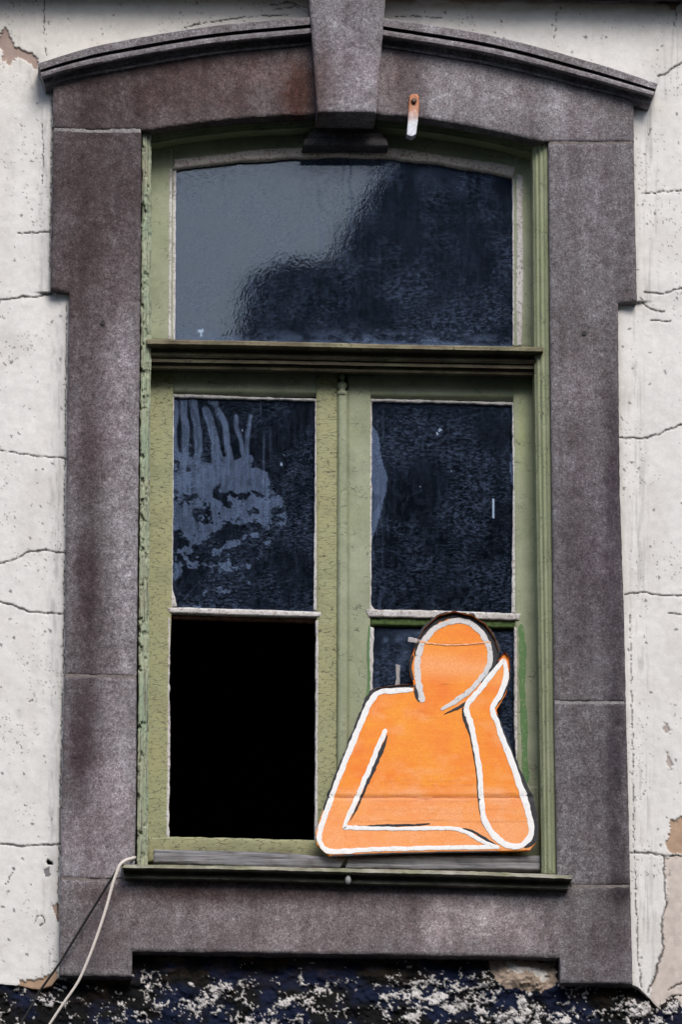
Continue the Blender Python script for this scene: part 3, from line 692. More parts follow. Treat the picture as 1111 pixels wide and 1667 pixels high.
for q, mt in (([(88, 208), (150, 210), (229, 209), (229, 216), (150, 216), (88, 213)], LIGHT_MORTAR), ([(895, 229), (1031, 229), (1031, 235), (895, 235)], MORTAR), ([(106, 1097), (221, 1099), (221, 1105), (106, 1103)], MORTAR),
              ([(904, 1140), (1018, 1141), (1018, 1147), (904, 1146)], LIGHT_MORTAR), ([(99, 1428), (209, 1430), (209, 1436), (99, 1434)], MORTAR), ([(931, 1440), (1026, 1440), (1026, 1446), (931, 1446)], MORTAR)):
    slab('mortar_joint', q, YS+0.0028, 0.04, mt, SUR, res=2.5, rnd=0, rough=0.0025, rscale=8, jit=0.6, seed=int(q[0][1]))
hp = [(0.0, -0.10), (0.02, -0.114), (0.235, -0.114), (0.245, -0.110), (0.275, -0.055), (0.335, -0.055), (0.355, -0.104), (0.375, -0.113), (0.42, -0.117), (0.50, -0.116), (0.54, -0.111), (0.565, -0.096), (0.59, -0.070), (0.64, -0.056), (0.74, -0.051), (0.765, -0.060), (0.85, -0.060), (0.87, -0.050), (1.0, -0.036)]
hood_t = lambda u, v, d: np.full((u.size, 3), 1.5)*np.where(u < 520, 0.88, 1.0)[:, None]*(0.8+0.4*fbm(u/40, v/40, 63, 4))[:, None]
hp = [(f, -0.036+(y+0.036)*0.80) for f, y in hp]
sweep('hood_mould', [(62, 103), (120, 85), (180, 70), (340, 43), (507, 27)], [(74, 146), (120, 134), (180, 124), (340, 97), (510, 79)], hp, STONE, SUR, n=110, tint=hood_t, seed=31, wob=0.0012)
sweep('hood_mould', [(622, 29), (800, 58), (960, 100), (1072, 136)], [(620, 83), (800, 114), (960, 152), (1058, 174)], hp, STONE, SUR, n=110, tint=hood_t, seed=32, wob=0.0012)
ks = slab('keystone', [(500, -60), (632, -60), (628, 0), (613, 185), (517, 184), (504, 0)], -0.118, 0.05, STONE, SUR, res=3, rnd=0.010, rough=0.0015, jit=0.5, tint=lambda u, v, d: stone_stain(u, v, d)*1.12, seed=28)
# moulded foot under the keystone, wider towards the bottom
ft = [(204, 0.022, 48), (208, 0.024, 49), (210, 0.027, 53), (213, 0.032, 54), (215, 0.036, 56), (216, 0.029, 59), (221, 0.031, 61), (224, 0.036, 62), (226, 0.031, 66), (234, 0.032, 69), (237, 0.035, 70)]
V = []; Q = []
for v_, y_, hw in ft:
    for s_ in (-1, 1):
        V.append(P(563+s_*hw, v_, y_))
    for s_ in (1, -1):
        b = P(563+s_*hw, v_, y_).copy(); b[1] = 0.10; V.append(b)
for i in range(len(ft)-1):
    for j in range(4): Q.append((i*4+j, (i+1)*4+j, (i+1)*4+(j+1) % 4, i*4+(j+1) % 4))
n_ = len(ft)*4
mesh_obj('foot_moulding', V, quads=Q, ngons=[[0, 1, 2, 3], [n_-1, n_-2, n_-3, n_-4]], mat=STONE, parent=ks, attrs={'tint': np.full((n_, 3), 0.42)})
# drilled fixing holes
for u_, v_ in ((167, 525), (952, 542)):
    ring = [P(u_+4.2*math.cos(a)*(0.8+0.3*random.random()), v_+4.2*math.sin(a)*(0.8+0.3*random.random()), YS-0.0035) for a in np.linspace(0, 2*math.pi, 11)[:-1]]
    inn = [P(u_+3.0*math.cos(a), v_+3.0*math.sin(a), YS-0.0035) for a in np.linspace(0, 2*math.pi, 11)[:-1]]
    mesh_obj('fixing_hole', ring+inn, quads=[(i, (i+1) % 10, 10+(i+1) % 10, 10+i) for i in range(10)], ngons=[list(range(10, 20))], mat=CABLE, parent=SUR)

# ================================================================== WINDOW
WIN = thing('window', P(555, 1410, 0.05), 'old green painted casement window with arched fanlight and one missing pane', 'window')
def lerp_line(pts): 
    a = np.array(pts, float); return lambda v: np.interp(v, a[:, 1], a[:, 0])
CL_O = [(231.5, 213), (229, 600), (226, 1000), (222.5, 1412)]; CL_I = [(246, 213), (246, 560), (242, 1000), (241, 1412)]
CR_I = [(868, 232), (871, 600), (877, 1000), (883, 1424)]; CR_O = [(894, 232), (897, 600), (902, 1000), (907, 1424)]
def grooves(O, I, steps, bite=0.011):
    fo, fi = lerp_line(O), lerp_line(I)
    def f(u, v, d):
        t = (u-fo(v))/(fi(v)-fo(v)); r = np.zeros(u.size)
        for a, dy in steps: r += dy*sstep(a-0.05, a+0.05, t)
        for a in (0.33, 0.62): r += 0.004*np.exp(-((t-a)/0.05)**2)
        # flaked-off paint bites out of the arris
        r += bite*sstep(0.60, 0.68, fbm(u/7, v/16, 66, 4))*np.clip(1.2-t, 0, 1)
        return r
    return f
slab('frame_jamb', CL_O+CL_I[::-1], -0.018, 0.13, PAINT_CASING, WIN, res=1.6, rnd=0.005, rough=0.001, rscale=6, jit=1.6, seed=41, prof=grooves(CL_O, CL_I, [(0.5, 0.012), (0.8, 0.010)]), dens=4)
slab('frame_jamb', CR_I+CR_O[::-1], -0.018, 0.13, PAINT_RIGHT, WIN, res=1.8, rnd=0.004, rough=0.0006, rscale=6, jit=0.6, seed=42, prof=grooves(CR_O, CR_I, [(0.35, 0.008), (0.62, 0.012), (0.85, 0.012)], 0.0), dens=4)
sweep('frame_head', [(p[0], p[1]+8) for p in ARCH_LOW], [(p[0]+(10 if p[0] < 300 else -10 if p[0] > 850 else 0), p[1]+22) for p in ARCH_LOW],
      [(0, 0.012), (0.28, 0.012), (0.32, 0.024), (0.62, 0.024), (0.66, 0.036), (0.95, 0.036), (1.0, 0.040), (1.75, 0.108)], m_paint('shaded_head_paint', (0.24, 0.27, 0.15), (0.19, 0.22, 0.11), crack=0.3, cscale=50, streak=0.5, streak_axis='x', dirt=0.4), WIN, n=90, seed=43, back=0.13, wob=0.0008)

# --- glass films: survey of smears
def film_fan(u, v, d):
    n = fbm(u/45, v/70, 111, 4)
    f = 0.015+0.07*n+0.10*sstep(320, 262, v)+0.42*np.exp(-((u-565)/95)**4-((v-258)/20)**2)
    f += 0.30*sstep(60, 0, v-np.interp(u, [283, 555, 838], [275, 255, 288]))*sstep(0.35, 0.65, fbm(u/22, v/50, 112, 4))*sstep(500, 700, u)
    f += 0.35*np.exp(-d/3.0)
    f += 0.32*sstep(24, 0, 552-v+0.012*(u-283))*sstep(0.3, 0.6, fbm(u/20, v/10, 113, 4))
    for x, y0, y1, s in ((365, 262, 330, .16), (520, 300, 420, .18), (572, 258, 370, .28), (560, 255, 300, .2), (608, 256, 300, .16), (700, 262, 300, .12), (775, 270, 290, .3)):
        f += s*np.exp(-((u-x-(fbm(v/30, v*0, 114, 2)-.5)*6)/2.6)**2)*sstep(y0-10, y0+10, v)*sstep(y1+30, y1-10, v)
    m = inside(u, v, [(322, 537), (330, 535), (333, 539), (329, 541), (329, 548), (325, 548), (325, 541), (321, 541)]); f = np.where(m, 0.95, f)
    return np.clip(f, 0, 0.95)
STRANDS = [([(286, 655), (288, 672), (284, 700), (288, 740)], 7), ([(298, 646), (299, 676), (303, 704), (301, 742), (296, 772)], 11), ([(313, 647), (317, 678), (322, 704), (323, 736), (314, 770)], 12),
           ([(335, 668), (345, 692), (350, 722), (353, 765)], 13), ([(355, 668), (368, 692), (371, 728), (376, 752), (390, 772)], 11), ([(385, 678), (386, 698), (392, 718), (396, 742)], 6), ([(408, 678), (403, 702), (401, 728), (404, 764)], 5),
           ([(345, 652), (350, 656)], 13), ([(288, 742), (330, 760), (372, 762), (405, 748)], 14), ([(284, 780), (330, 775), (380, 770)], 20)]
def film_left(u, v, d):
    f = 0.01+0.03*fbm(u/40, v/60, 121, 4)
    un = u+(fbm(u/12, v/30, 122, 3)-.5)*5; vn = v+(fbm(u/12, v/12, 123, 3)-.5)*5
    k = np.zeros(u.size)
    for ln, wd in STRANDS:
        dd, _, t = poly_dist(un, vn, ln); k = np.maximum(k, sstep(wd/2+1.6, wd/2-1.2, dd))
    mass = (fbm(u/16, v/13, 124, 4, 0.6) > np.interp(v, [700, 745, 780, 800, 850, 900, 960], [1.0, 0.55, 0.34, 0.42, 0.49, 0.57, 0.72])) & (u < np.interp(v, [740, 770, 840, 960], [400, 440, 470, 400])+30*fbm(u/20, v/20, 125, 3)-15)
    k = np.maximum(k, mass*0.9)
    k = k*(0.62+0.38*sstep(0.25, 0.6, fbm(u/7, v/16, 127, 4)))*(0.75+0.25*sstep(0.35, 0.55, fbm(u/2.6, v/40, 128, 3)))
    f = f+k*0.72
    f += 0.30*sstep(0.55, 0.8, fbm(u/5, v/60, 126, 3))*np.exp(-((u-430)/10)**2)*sstep(900, 700, v)
    f += 0.25*np.exp(-d/2.5)
    for x, y, r in ((458, 755, 2.6), (463, 741, 1.3), (395, 700, 1.6)): f = np.where(np.hypot((u-x)*1.5, (v-y)*0.8) < r*(0.4+1.1*fbm(u/2, v/2, 3, 2)), 0.86, f)
    return np.clip(f, 0, 0.95)
def film_right(u, v, d):
    f = 0.01+0.07*fbm(u/30, v/40, 131, 4)*sstep(900, 650, v)
    sh = [(604, 690), (614, 702), (620, 725), (622, 750), (632, 778), (628, 805), (620, 835), (612, 862), (606, 880), (604, 880)]
    un = u+(fbm(u/9, v/9, 132, 3)-.5)*3
    f = np.where(inside(un, v, sh), 0.62, f)
    f = np.where(inside(un, v, [(606, 800), (622, 810), (612, 832), (605, 836)]), 0.40, f)
    f += 0.2*sstep(0.5, 0.8, fbm(u/4, v/50, 133, 3))*np.exp(-((u-618)/12)**2)
    f += 0.3*np.exp(-d/2.5)
    rr = [(834, 735), (836, 730), (836, 790), (833, 785), (831, 760)]
    f = np.where(inside(u, v, rr), 0.8, f)
    f = np.where((np.abs(u-804.5-(v-830)*0.02) < 1.7) & (v > 812) & (v < 844), 0.95, f)
    for x, y, r in ((717, 700, 3.2), (713, 706, 2.2), (735, 767, 1.3), (684, 792, 1.2)): f = np.where(np.hypot(u-x, v-y) < r*(0.4+1.0*fbm(u/2, v/2, 3, 2)), 0.86, f)
    return np.clip(f, 0, 0.95)
def film_low(u, v, d):
    f = 0.03+0.08*fbm(u/20, v/20, 141, 4)
    for x, y, a, b, s in ((628, 1042, 4, 4, .5), (650, 1040, 8, 6, .35), (655, 1075, 9, 20, .25), (690, 1030, 40, 9, .35), (630, 1060, 5, 10, .15)):
        f += s*np.exp(-((u-x-(v-y)*-0.3)/a)**2-((v-y)/b)**2)
    f += 0.35*np.exp(-d/3)
    return np.clip(f, 0, 0.9)
def white_spots(lim):
    def f(u, v, d):
        return np.ones((u.size, 3))
    return f
def film_tint(filmf):
    def f(u, v, d):
        k = sstep(0.8, 0.9, filmf(u, v, d))[:, None]
        return 1+k*np.array([2.4, 2.1, 1.5])
    return f
YSASH, YGL = 0.105, 0.127
def pane(poly, parent, filmf):
    return slab('pane', poly, YGL, YGL, GLASS, parent, res=1.7, rnd=0, rough=0, jit=0, film=filmf, tint=film_tint(filmf), skirt=False)

# --- fanlight
FAN = subempty('fanlight', WIN)
G_TOP = [(281, 275), (350, 266), (420, 260), (490, 256), (555, 254), (620, 256), (700, 264), (770, 275), (838, 288)]
gt = [tuple(p) for p in spline(G_TOP, 48)]
slab('stile', [(240, 215), (281, 215), (281, 555), (240, 553)], YSASH, YSASH+0.043, PAINT, FAN, res=3, rnd=0.003, jit=0.5, seed=51)
slab('stile', [(838, 225), (878, 230), (878, 567), (838, 563)], YSASH+0.001, YSASH+0.043, PAINT, FAN, res=3, rnd=0.003, jit=0.5, seed=52)
slab('top_rail', [(279, 205), (555, 180), (840, 222)]+[(p[0], p[1]-4) for p in gt[::-1]], YSASH+0.0025, YSASH+0.043, PAINT, FAN, res=3, rnd=0.003, jit=0.5, seed=53)
pane(gt+[(840, 564), (279, 556)], FAN, film_fan)
slab('putty', [(p[0]+2, p[1]-15-1.5*math.sin(p[0]/31)) for p in gt]+[(p[0], p[1]+0.8*math.sin(p[0]/13)) for p in gt[::-1]], YSASH-0.003, YGL+0.002, PUTTY_TAN, FAN, res=2, rnd=0.006, rough=0.0014, rscale=7, jit=1.3, seed=54, dens=4)
slab('putty', [(276, 275), (279.5, 275), (278, 552), (274, 552)], YSASH-0.002, YGL+0.002, PUTTY, FAN, res=1.6, rnd=0.002, jit=1.2, seed=55, dens=4)
slab('putty', [(281.5, 278), (286.5, 277), (285, 553), (280.5, 553)], YSASH+0.004, YGL+0.002, PUTTY, FAN, res=1.6, rnd=0.002, jit=0.8, seed=56, dens=4)
slab('putty', [(835, 290), (840, 289), (840, 562), (836, 562)], YSASH+0.004, YGL+0.002, PUTTY, FAN, res=1.6, rnd=0.002, jit=0.8, seed=57, dens=4)
slab('putty', [(842, 284), (853, 286), (851, 330), (853, 450), (850, 562), (842, 562)], YSASH-0.002, YGL+0.002, PUTTY, FAN, res=1.8, rnd=0.003, jit=1.6, seed=58, dens=4)

# --- transom cornice
tp = [(0, -0.018), (0.03, -0.026), (0.14, -0.026), (0.17, -0.020), (0.30, 0.014), (0.38, 0.024), (0.42, 0.014), (0.50, 0.010), (0.58, 0.016), (0.62, 0.030), (0.64, 0.022), (0.74, 0.022), (0.77, 0.038), (0.86, 0.040), (0.87, 0.034), (0.95, 0.038), (1.05, 0.104)]
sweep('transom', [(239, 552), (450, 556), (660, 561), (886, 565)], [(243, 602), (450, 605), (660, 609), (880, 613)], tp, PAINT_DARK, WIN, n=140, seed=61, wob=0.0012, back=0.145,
      tint=lambda u, v, d: np.array([0.70, 0.68, 0.62])*np.where(v < 561+(u-239)*0.0188, 1.75, 0.9)[:, None])  # lit lip and shaded mouldings put into the tint, besides worn paint

# --- casements
def casement(left):
    c = subempty('casement', WIN); o = 0.0 if left else 0.0012; s = 70 if left else 90
    return c, o, s
CA, o, s = casement(True)
slab('stile', [(238, 604), (282, 604), (281, 800), (279, 1000), (275, 1100), (274, 1372), (236, 1386)], YSASH, YSASH+0.043, PAINT_CRAZED, CA, res=2.5, rnd=0.003, jit=0.5, seed=71)
slab('stile', [(515, 606), (551, 606), (550, 1000), (548, 1395), (514, 1393), (516, 1010), (516, 800)], YSASH, YSASH+0.043, PAINT_CRAZED, CA, res=2.5, rnd=0.003, jit=0.5, seed=72)
slab('top_rail', [(281, 600), (516.5, 604), (516.5, 646), (400, 645), (281, 641)], YSASH+0.0015, YSASH+0.043, PAINT, CA, res=2.5, rnd=0.004, jit=0.5, seed=73, prof=lambda u, v, d: 0.014*sstep(634+(v*0), 644, v-(u-281)*0.012))
slab('putty', [(279, 641), (400, 646), (516, 649), (514, 652), (400, 649), (284, 646)], YSASH+0.010, YGL+0.002, PUTTY, CA, res=1.6, rnd=0.002, jit=1.2, seed=74, dens=4)
pane([(280, 642), (517, 648), (517, 998), (279, 992)], CA, film_left)
slab('putty', [(279, 646), (283, 646), (282, 800), (281, 960), (288, 985), (277, 990), (277, 800)], YSASH+0.004, YGL+0.002, PUTTY, CA, res=1.6, rnd=0.002, jit=1.0, seed=75, dens=4)
slab('putty', [(514, 650), (518, 650), (518, 985), (523, 996), (511, 992), (513, 800)], YSASH+0.004, YGL+0.002, PUTTY, CA, res=1.6, rnd=0.002, jit=1.2, seed=76, dens=4)
slab('glazing_bar', [(272, 989), (300, 989), (400, 992), (524, 996), (522, 1005), (400, 1002), (276, 998)], YSASH-0.004, YSASH+0.043, PUTTY, CA, res=1.8, rnd=0.006, jit=0.8, seed=77, dens=4)
slab('bar_underside', [(277, 999), (517, 1005), (517, 1013), (277, 1006)], YSASH+0.016, YSASH+0.038, m_plain('bare_red_brown_wood', (0.11, 0.05, 0.03), 0.9, 0.6, 70), CA, res=2, rnd=0.003, jit=0.8, seed=78)
slab('putty', [(273, 1004), (278, 1006), (276, 1100), (277, 1200), (275, 1364), (270, 1364), (272, 1200)], YSASH-0.001, YSASH+0.038, PUTTY, CA, res=1.6, rnd=0.003, jit=1.8, seed=79, dens=4)
slab('putty', [(514.5, 1010), (519, 1010), (518, 1370), (513, 1368)], YSASH-0.001, YSASH+0.038, PUTTY, CA, res=1.6, rnd=0.003, jit=1.5, seed=80, dens=4)
slab('bottom_rail', [(240, 1363), (275, 1362), (400, 1365), (516, 1368), (540, 1372), (545, 1412), (240, 1402)], YSASH-0.001, YSASH+0.043, PAINT_CRAZED, CA, res=2.2, rnd=0.004, jit=1.0, seed=81, tint=blobs([(400, 1392, 200, 14, 0.7, 0.66, 0.66, 0.8)]))
CB, o, s = casement(False)
slab('stile', [(566.5, 610), (604, 610), (603, 1000), (606, 1400), (566.5, 1400)], YSASH+0.001, YSASH+0.043, PAINT, CB, res=2.5, rnd=0.003, jit=0.5, seed=91)
slab('stile', [(836, 610), (880, 616), (885, 1000), (888, 1408), (846, 1408), (840, 1100), (838, 800)], YSASH+0.001, YSASH+0.043, PAINT, CB, res=2.5, rnd=0.003, jit=0.5, seed=92,
     tint=blobs([(868, 700, 12, 220, 0.8, 0.85, 0.7, 0.4), (850, 700, 8, 60, 1.05, 1.08, 0.85, 0.8)]))  # darker strip beside the casing is corner shade put into the tint
slab('top_rail', [(602, 606), (840, 611), (840, 653), (700, 651), (602, 649)], YSASH+0.0025, YSASH+0.043, PAINT, CB, res=2.5, rnd=0.004, jit=0.5, seed=93, prof=lambda u, v, d: 0.014*sstep(640, 650, v-(u-600)*0.012))
slab('putty', [(600, 649), (720, 652), (840, 655), (836, 659), (720, 655), (604, 653)], YSASH+0.010, YGL+0.002, PUTTY, CB, res=1.6, rnd=0.002, jit=1.3, seed=94, dens=4)
pane([(601, 648), (840, 652), (842, 1002), (600, 998)], CB, film_right)
slab('putty', [(600, 655), (606, 655), (605, 985), (611, 993), (598, 996), (602, 980)], YSASH+0.003, YGL+0.002, PUTTY, CB, res=1.6, rnd=0.002, jit=1.2, seed=95, dens=4)
slab('putty', [(835, 656), (840, 656), (842, 980), (846, 1000), (834, 998), (836, 800)], YSASH+0.003, YGL+0.002, PUTTY, CB, res=1.6, rnd=0.002, jit=1.2, seed=96, dens=4)
slab('glazing_bar', [(596, 992), (720, 994), (849, 999), (846, 1010), (720, 1007), (600, 1004)], YSASH-0.005, YSASH+0.043, PUTTY, CB, res=1.8, rnd=0.005, jit=1.0, seed=97, dens=4)
slab('bar_underside', [(603, 1004), (845, 1009), (845, 1023), (603, 1018)], YSASH+0.006, YSASH+0.038, MOSS, CB, res=1.8, rnd=0.006, jit=0.9, seed=98)
pane([(601, 1010), (842, 1014), (850, 1385), (602, 1385)], CB, film_low)
slab('putty', [(600, 1020), (609, 1022), (607, 1100), (608, 1180), (600, 1240)], YSASH+0.000, YGL+0.002, PUTTY, CB, res=1.6, rnd=0.004, jit=2.0, seed=99, dens=4)
slab('putty', [(838, 1020), (843, 1022), (844, 1200), (842, 1240), (838, 1200)], YSASH+0.000, YGL+0.002, PUTTY, CB, res=1.6, rnd=0.004, jit=1.4, seed=100, dens=4)
ribbon('green_drip', [(849, 1016), (852, 1060), (851, 1120), (855, 1180), (855, 1230), (857, 1276)], [8, 12, 9, 11, 9, 12], YSASH-0.0015, BRIGHT_GREEN, CB, n=50, seed=5, rag=0.3)
ribbon('green_drip', [(602, 1016), (600, 1060), (601, 1110), (596, 1150)], [3, 4, 4, 6], YSASH-0.0015, BRIGHT_GREEN, CB, n=40, seed=6, rag=0.5)
slab('bottom_rail', [(560, 1276), (700, 1278), (884, 1280), (888, 1410), (545, 1410)], YSASH-0.002, YSASH+0.043, PAINT, CB, res=3, rnd=0.004, jit=0.6, seed=101)

# --- astragal with its turned finial
AST = slab('astragal', [(550, 636), (566.5, 636), (567.5, 1000), (568, 1396), (548.5, 1396), (549.5, 1000)], YSASH-0.014, YSASH+0.038, PAINT, WIN, res=2, rnd=0.012, jit=0.4, seed=111)
lathe('finial', 557.5, [(609, 0.5), (609.5, 3), (612, 4.6), (615, 4.6), (618, 3.0), (620, 2.6), (622, 4), (624, 7.5), (628, 8.6), (631, 7.6), (633, 5.8), (637, 5.6), (638.5, 7.5), (640, 8.4), (643, 8.6), (644, 8)], YSASH-0.002, PAINT, AST)

# --- loose grey boards and the wooden sill
slab('bottom_board', [(250, 1383), (400, 1386), (470, 1389), (563, 1398), (553, 1413), (400, 1410), (250, 1403)], 0.040, 0.08, WOOD, WIN, res=2.2, rnd=0.004, jit=0.7, seed=121)
slab('bottom_board', [(568, 1397), (700, 1393), (880, 1393), (880, 1416), (700, 1415), (562, 1413)], 0.040, 0.08, WOOD, WIN, res=2.2, rnd=0.004, jit=0.9, seed=122, prof=lambda u, v, d: 0.004*np.exp(-((v-1405)/1.2)**2))
sp = [(0, -0.095), (0.04, -0.112), (0.20, -0.115), (0.26, -0.108), (0.42, -0.075), (0.55, -0.066), (0.60, -0.074), (0.66, -0.080), (0.82, -0.080), (0.88, -0.074), (0.98, -0.046)]
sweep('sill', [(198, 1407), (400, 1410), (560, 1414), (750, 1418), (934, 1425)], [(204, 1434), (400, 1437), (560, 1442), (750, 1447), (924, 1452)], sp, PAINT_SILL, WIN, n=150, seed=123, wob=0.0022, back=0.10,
      tint=lambda u, v, d: np.ones((u.size, 3))*np.where(v < 1413.5+(u-198)*0.0245, 1.7, 0.75)[:, None]*(0.6+0.8*fbm(u/14, v/6, 64, 4))[:, None])  # lip tinted as lit, moulding below as shaded; noise breaks it up
lathe('sill_peg', 567, [(1425, 0.4), (1426, 3.2), (1430, 4.6), (1434, 4.8), (1438, 3.6), (1440, 0.5)], -0.095, m_plain('dull_zinc', (0.28, 0.28, 0.27), 0.6), WIN)

# ================================================================== ORANGE FIGURE BOARD
def c(pts): return [(500+x*0.369, 980+y*0.369) for x, y in pts]
FIG = thing('figure_cutout', P(700, 1390, 0.015), 'orange painted cutout of a faceless person resting chin on hand', 'cutout')
BRD = c([(38, 1020), (45, 1070), (100, 1118), (300, 1108), (600, 1100), (850, 1097), (985, 1095), (1000, 1075), (1015, 1060), (1018, 1005), (1000, 930), (975, 850), (940, 770), (915, 700), (880, 610), (846, 510), (838, 476), (880, 405), (897, 330), (893, 250), (872, 222), (850, 252),
         (838, 270), (846, 220), (830, 165), (790, 105), (730, 65), (650, 48), (580, 65), (520, 118), (480, 190), (455, 260), (455, 320), (472, 364), (390, 370), (310, 382), (270, 420), (230, 510), (170, 660), (110, 810), (60, 950)])
def bend(u, v): return 0.012 + (1390-v)*PXM*0.045 + 0.004*np.sin((u-540)/110) + 0.003*np.exp(-((v-1298)/3.0)**2)
def fade(u, v, d):
    n = fbm(u/60, v/9, 151, 4)
    f = sstep(1270, 1300, v+12*(n-.5))*0.62*np.clip(0.5+n, 0, 1.2)+sstep(1330, 1350, v)*0.18
    hd = ((u-737)/60)**2 < 1
    f += np.where(hd & (v < 1112), 0.85*np.exp(-((v-1085-(u-737)*0.08-10*(n-.5))/19)**2), 0)
    f += 0.5*np.exp(-((u-812)/14)**2-((v-1100)/26)**2)
    f += 0.45*sstep(0.52, 0.75, fbm(u/34, v/22, 152, 5))*sstep(1110, 1150, v)+0.25*sstep(0.5, 0.7, fbm(u/9, v/9, 153, 4))*sstep(1180, 1290, v)
    return np.clip(f, 0, 1)
def creases(u, v, d):
    T = np.ones((u.size, 3))
    for vv, s, w_, u0, u1 in ((1298, .75, 1.3, 540, 860), (1303, .25, 2.0, 560, 870), (1337, .3, 1.0, 560, 870), (1292, .35, 0.9, 780, 850), (1048, .4, 1.2, 690, 800), (1272, .2, 1.0, 620, 760), (1278, .22, .9, 640, 790), (1114, .45, 1.4, 712, 738), (1158, .3, 1.2, 672, 700), (1170, .25, 1, 690, 725), (1318, .18, .8, 600, 850), (1325, .2, .8, 680, 780)):
        w = (fbm(u/30, v*0+vv, 161, 3)-.5)*5
        k = s*np.exp(-((v-vv-w-(u-700)*0.002)/w_)**2)*sstep(u0, u0+14, u)*sstep(u1, u1-14, u)
        T *= 1-k[:, None]*np.array([0.65, 0.85, 0.9])
    return T
bo = slab('board', BRD, bend, 0.034, ORANGE, FIG, res=2.2, rnd=0.0015, rough=0.0001, rscale=30, jit=0.5, tint=creases, film=fade, seed=131, dens=3)
def lay(k): return lambda u, v: bend(u, v)-0.0006-0.00028*k
BK = [([(470, 345), (458, 290), (470, 235)], 5, 2), ([(478, 240), (500, 160), (545, 100), (600, 68), (655, 57), (735, 76), (795, 135), (828, 205), (832, 255), (815, 300), (770, 355)], [4, 6, 9, 9, 9, 10, 12, 12, 9, 6, 3], 0),
      ([(480, 360), (484, 400), (495, 440)], [5, 7, 5], 0), ([(604, 497), (650, 475), (700, 447), (750, 400), (800, 340)], [2, 5, 6, 5, 2], 0),
      ([(474, 371), (430, 372), (390, 377), (330, 388), (300, 396), (276, 424), (240, 500), (205, 590), (150, 725), (105, 840), (75, 920)], [4, 6, 6, 7, 8, 9, 7, 6, 6, 6, 4], 0),
      ([(356, 585), (330, 655), (295, 735), (270, 790), (245, 850), (215, 920), (190, 965)], [2, 7, 7, 6, 4, 3, 2], 0), ([(190, 988), (260, 990), (340, 985), (440, 985), (545, 978)], [2, 3, 5, 4, 3], 0),
      ([(688, 465), (700, 525), (722, 590), (742, 690), (756, 800), (762, 880), (772, 945), (795, 1000), (850, 1050), (905, 1088)], [5, 6, 4, 4, 4, 5, 5, 5, 5, 3], 0),
      ([(835, 490), (862, 570), (905, 680), (945, 775), (985, 870), (1006, 950), (1010, 1010), (1005, 1050), (960, 1082)], [3, 5, 6, 7, 8, 8, 8, 8, 5], 0),
      ([(893, 300), (890, 350), (865, 410), (832, 465)], [3, 5, 5, 4], 0), ([(640, 998), (720, 1008), (790, 1045), (845, 1082)], [2, 4, 5, 3], 0),
      ([(100, 1122), (300, 1112), (520, 1106), (850, 1101)], [2, 2.5, 2.5, 2], 0)]
for i, (pts, wd, k) in enumerate(BK):
    ribbon('black_line', c(pts), np.array(wd)*(1.3 if i in (1, 4, 8) else 0.9), lay(0.5+0.05*i), BLACK, bo, n=110, seed=200+i, rag=0.55)
WH = [([(470, 386), (390, 391), (325, 398), (287, 430), (244, 520), (188, 655), (132, 795), (88, 920), (58, 1010), (60, 1065), (110, 1100), (300, 1091), (600, 1084), (850, 1080)], [8, 9, 9, 10, 9.5, 10, 9, 9, 9, 9, 9, 8, 7.5, 7], WHITE),
      ([(513, 442), (500, 390), (489, 330), (488, 260), (512, 180), (568, 117), (640, 86), (700, 86), (758, 122), (797, 180), (810, 250), (785, 315), (725, 385), (665, 432), (592, 476)], [11, 11, 11, 11, 11, 9.5, 9, 9, 10, 10, 10, 9, 8.5, 9, 6], WHITE_GREY),
      ([(872, 252), (832, 300), (765, 385), (706, 460), (722, 530), (738, 600), (762, 740), (770, 850), (783, 955), (818, 1018), (875, 1066), (935, 1078), (980, 1045), (990, 990), (968, 890), (932, 780), (882, 650), (842, 540), (820, 466), (856, 405), (880, 325), (872, 252)], [8, 9, 9.5, 10, 10, 9, 9, 9, 10, 11, 11, 10, 10, 10, 11, 12, 11, 9, 9, 10, 9, 7], WHITE),
      ([(349, 560), (315, 640), (265, 760), (212, 885), (168, 985), (195, 995), (400, 1000), (620, 998), (700, 1014), (780, 1058), (850, 1086)], [8, 8.5, 9, 8.5, 8, 7, 6.5, 7, 7, 7, 6], WHITE)]
for i, (pts, wd, mt) in enumerate(WH):
    ribbon('white_line', c(pts), np.array(wd)*0.92, lay(2.0+0.1*i), mt, bo, n=170, seed=300+i, rag=0.34, taper=0.45)
ribbon('tape', [(665, 1041), (675, 1042), (684, 1043.5)], [8, 7.5, 6], lay(4), TAPE, bo, n=20, seed=7, rag=0.4, taper=0.95)
ribbon('tape', [(684, 1044), (700, 1047), (725, 1049.5), (760, 1049), (800, 1045)], [4, 2.5, 2.2, 1.8, 2.2], lay(4), m_plain('thin_clear_tape', (0.66, 0.33, 0.17), 0.5, 0.3, 90), bo, n=60, seed=7, rag=0.7, taper=0.6)
tp2 = slab('adhesive_tape', [(645, 1081), (652, 1083), (651, 1100), (652, 1122), (642, 1122), (646, 1104)], YGL-0.003, YGL-0.001, TAPE, None, res=1.5, rnd=0, rough=0.0005, jit=0.5, seed=132)
tag(tp2, 'short strip of greyed tape on the glass above the orange shoulder', 'tape')

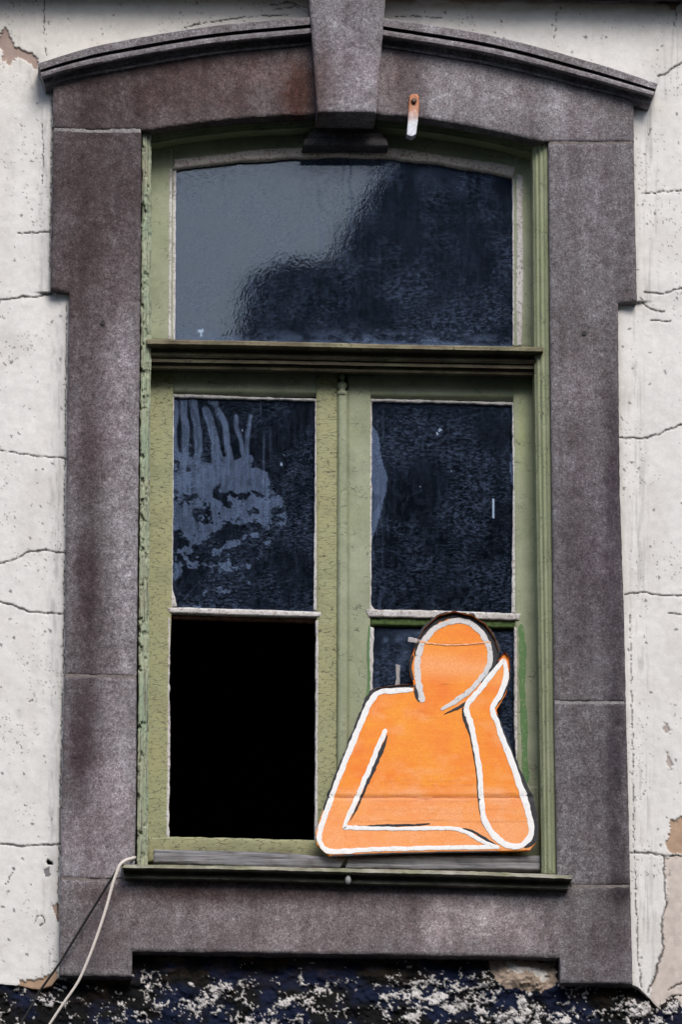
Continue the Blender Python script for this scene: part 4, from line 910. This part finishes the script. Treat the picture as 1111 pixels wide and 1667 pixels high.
# ================================================================== SMALL THINGS
pts = [P(219, 1396, -0.03), P(213, 1398, -0.07), P(206, 1400, -0.10), P(199, 1404, -0.122), P(194, 1410, -0.128), P(190, 1420, -0.13), P(183, 1440, -0.13), P(172, 1480, -0.13), P(159, 1520, -0.128), P(144, 1560, -0.125), P(127, 1598, -0.12), P(104, 1632, -0.115), P(84, 1662, -0.11), P(60, 1700, -0.10), P(20, 1760, -0.09)]
RP = tube('rope', spline(pts, 70), np.linspace(0.0056, 0.0042, len(spline(pts, 70))), ROPE)
tag(RP, 'pale cord hanging from the left end of the green sill', 'cord')
pts = [P(199, 1406, -0.117), P(190, 1417, -0.118), P(181, 1431, -0.112), P(150, 1481, -0.09), P(110, 1546, -0.07), P(94, 1572, -0.066), P(64, 1614, -0.055), P(52, 1636, -0.055), P(36, 1662, -0.055), P(10, 1705, -0.06)]
CBL = tube('cable', spline(pts, 60), 0.0040, CABLE)
tag(CBL, 'thin black cable slanting down left across the corner stone', 'cable')

STR = thing('iron_strap', P(672, 222, -0.06), 'rusty iron strap bolted to the arch right of the keystone', 'bracket')
def strap_tint(u, v, d):
    n = fbm(u/4, v/6, 171, 4); k = sstep(203, 172, v+26*(n-.5))[:, None]
    return np.array([0.50, 0.52, 0.56])*(1-k)+np.array([0.46, 0.13, 0.02])*k*(0.4+1.1*n)[:, None]
slab('strap', [(667, 156), (672, 153), (679, 153), (683, 157), (683, 172), (681, 195), (678, 218), (671, 222), (663, 219), (665, 190), (666, 172)], lambda u, v: np.interp(v, [153, 172, 195, 222], [-0.052, -0.054, -0.064, -0.085]), -0.046, IRON, STR, res=1.2, rnd=0.002, jit=0.3, tint=strap_tint, seed=141)
V = []; k_ = 6
for rr, yy in ((4.8, -0.053), (4.6, -0.060), (2.5, -0.062)):
    for j in range(k_): V.append(P(674.5+rr*math.cos(j*math.pi/3), 164+rr*math.sin(j*math.pi/3), yy))
mesh_obj('bolt', V, quads=[(a*k_+j, a*k_+(j+1) % k_, (a+1)*k_+(j+1) % k_, (a+1)*k_+j) for a in range(2) for j in range(k_)], ngons=[list(range(12, 18))], mat=IRON, parent=STR, attrs={'tint': np.tile(np.array([0.07, 0.025, 0.012]), (18, 1))})

# ================================================================== ACROSS THE STREET (seen mirrored in the glass)
def R(u, v, Yo):
    g = P(u, v, YGL); d = g-CAM; d[1] = -d[1]; t = (Yo-g[1])/d[1]; return g+d*t
def house(name, uv, Yo, depth, label):
    h = thing(name, (R(*uv[0], Yo)[0], Yo, 0), label, 'building', 'houses across the street')
    pr = [R(u, v, Yo) for u, v in uv]
    ring = [np.array([pr[0][0], Yo, 0.0])]+pr+[np.array([pr[-1][0], Yo, 0.0])]
    n = len(ring); back = [p+np.array([0, -depth, 0]) for p in ring]
    mesh_obj('wall', ring+back, quads=[(i, (i+1) % n, n+(i+1) % n, n+i) for i in range(n)], ngons=[list(range(n))[::-1], list(range(n, 2*n))], mat=FAR_WALL, parent=h)
    return h
house('opposite_house', [(6500, 420), (4200, 300), (3300, 380), (2500, 200), (1700, 330), (1250, 120), (760, 60), (640, 255), (600, 310), (560, 372), (536, 425)], -26.0, 7.0, 'tall dark gabled house mirrored in the fanlight glass')
house('opposite_house', [(540, 424), (458, 421), (452, 428), (402, 452), (395, 480), (390, 535), (330, 600), (100, 690), (-300, 720), (-1200, 640), (-2400, 760), (-4500, 700)], -26.3, 7.0, 'lower dark roof mirrored left of the gabled house')
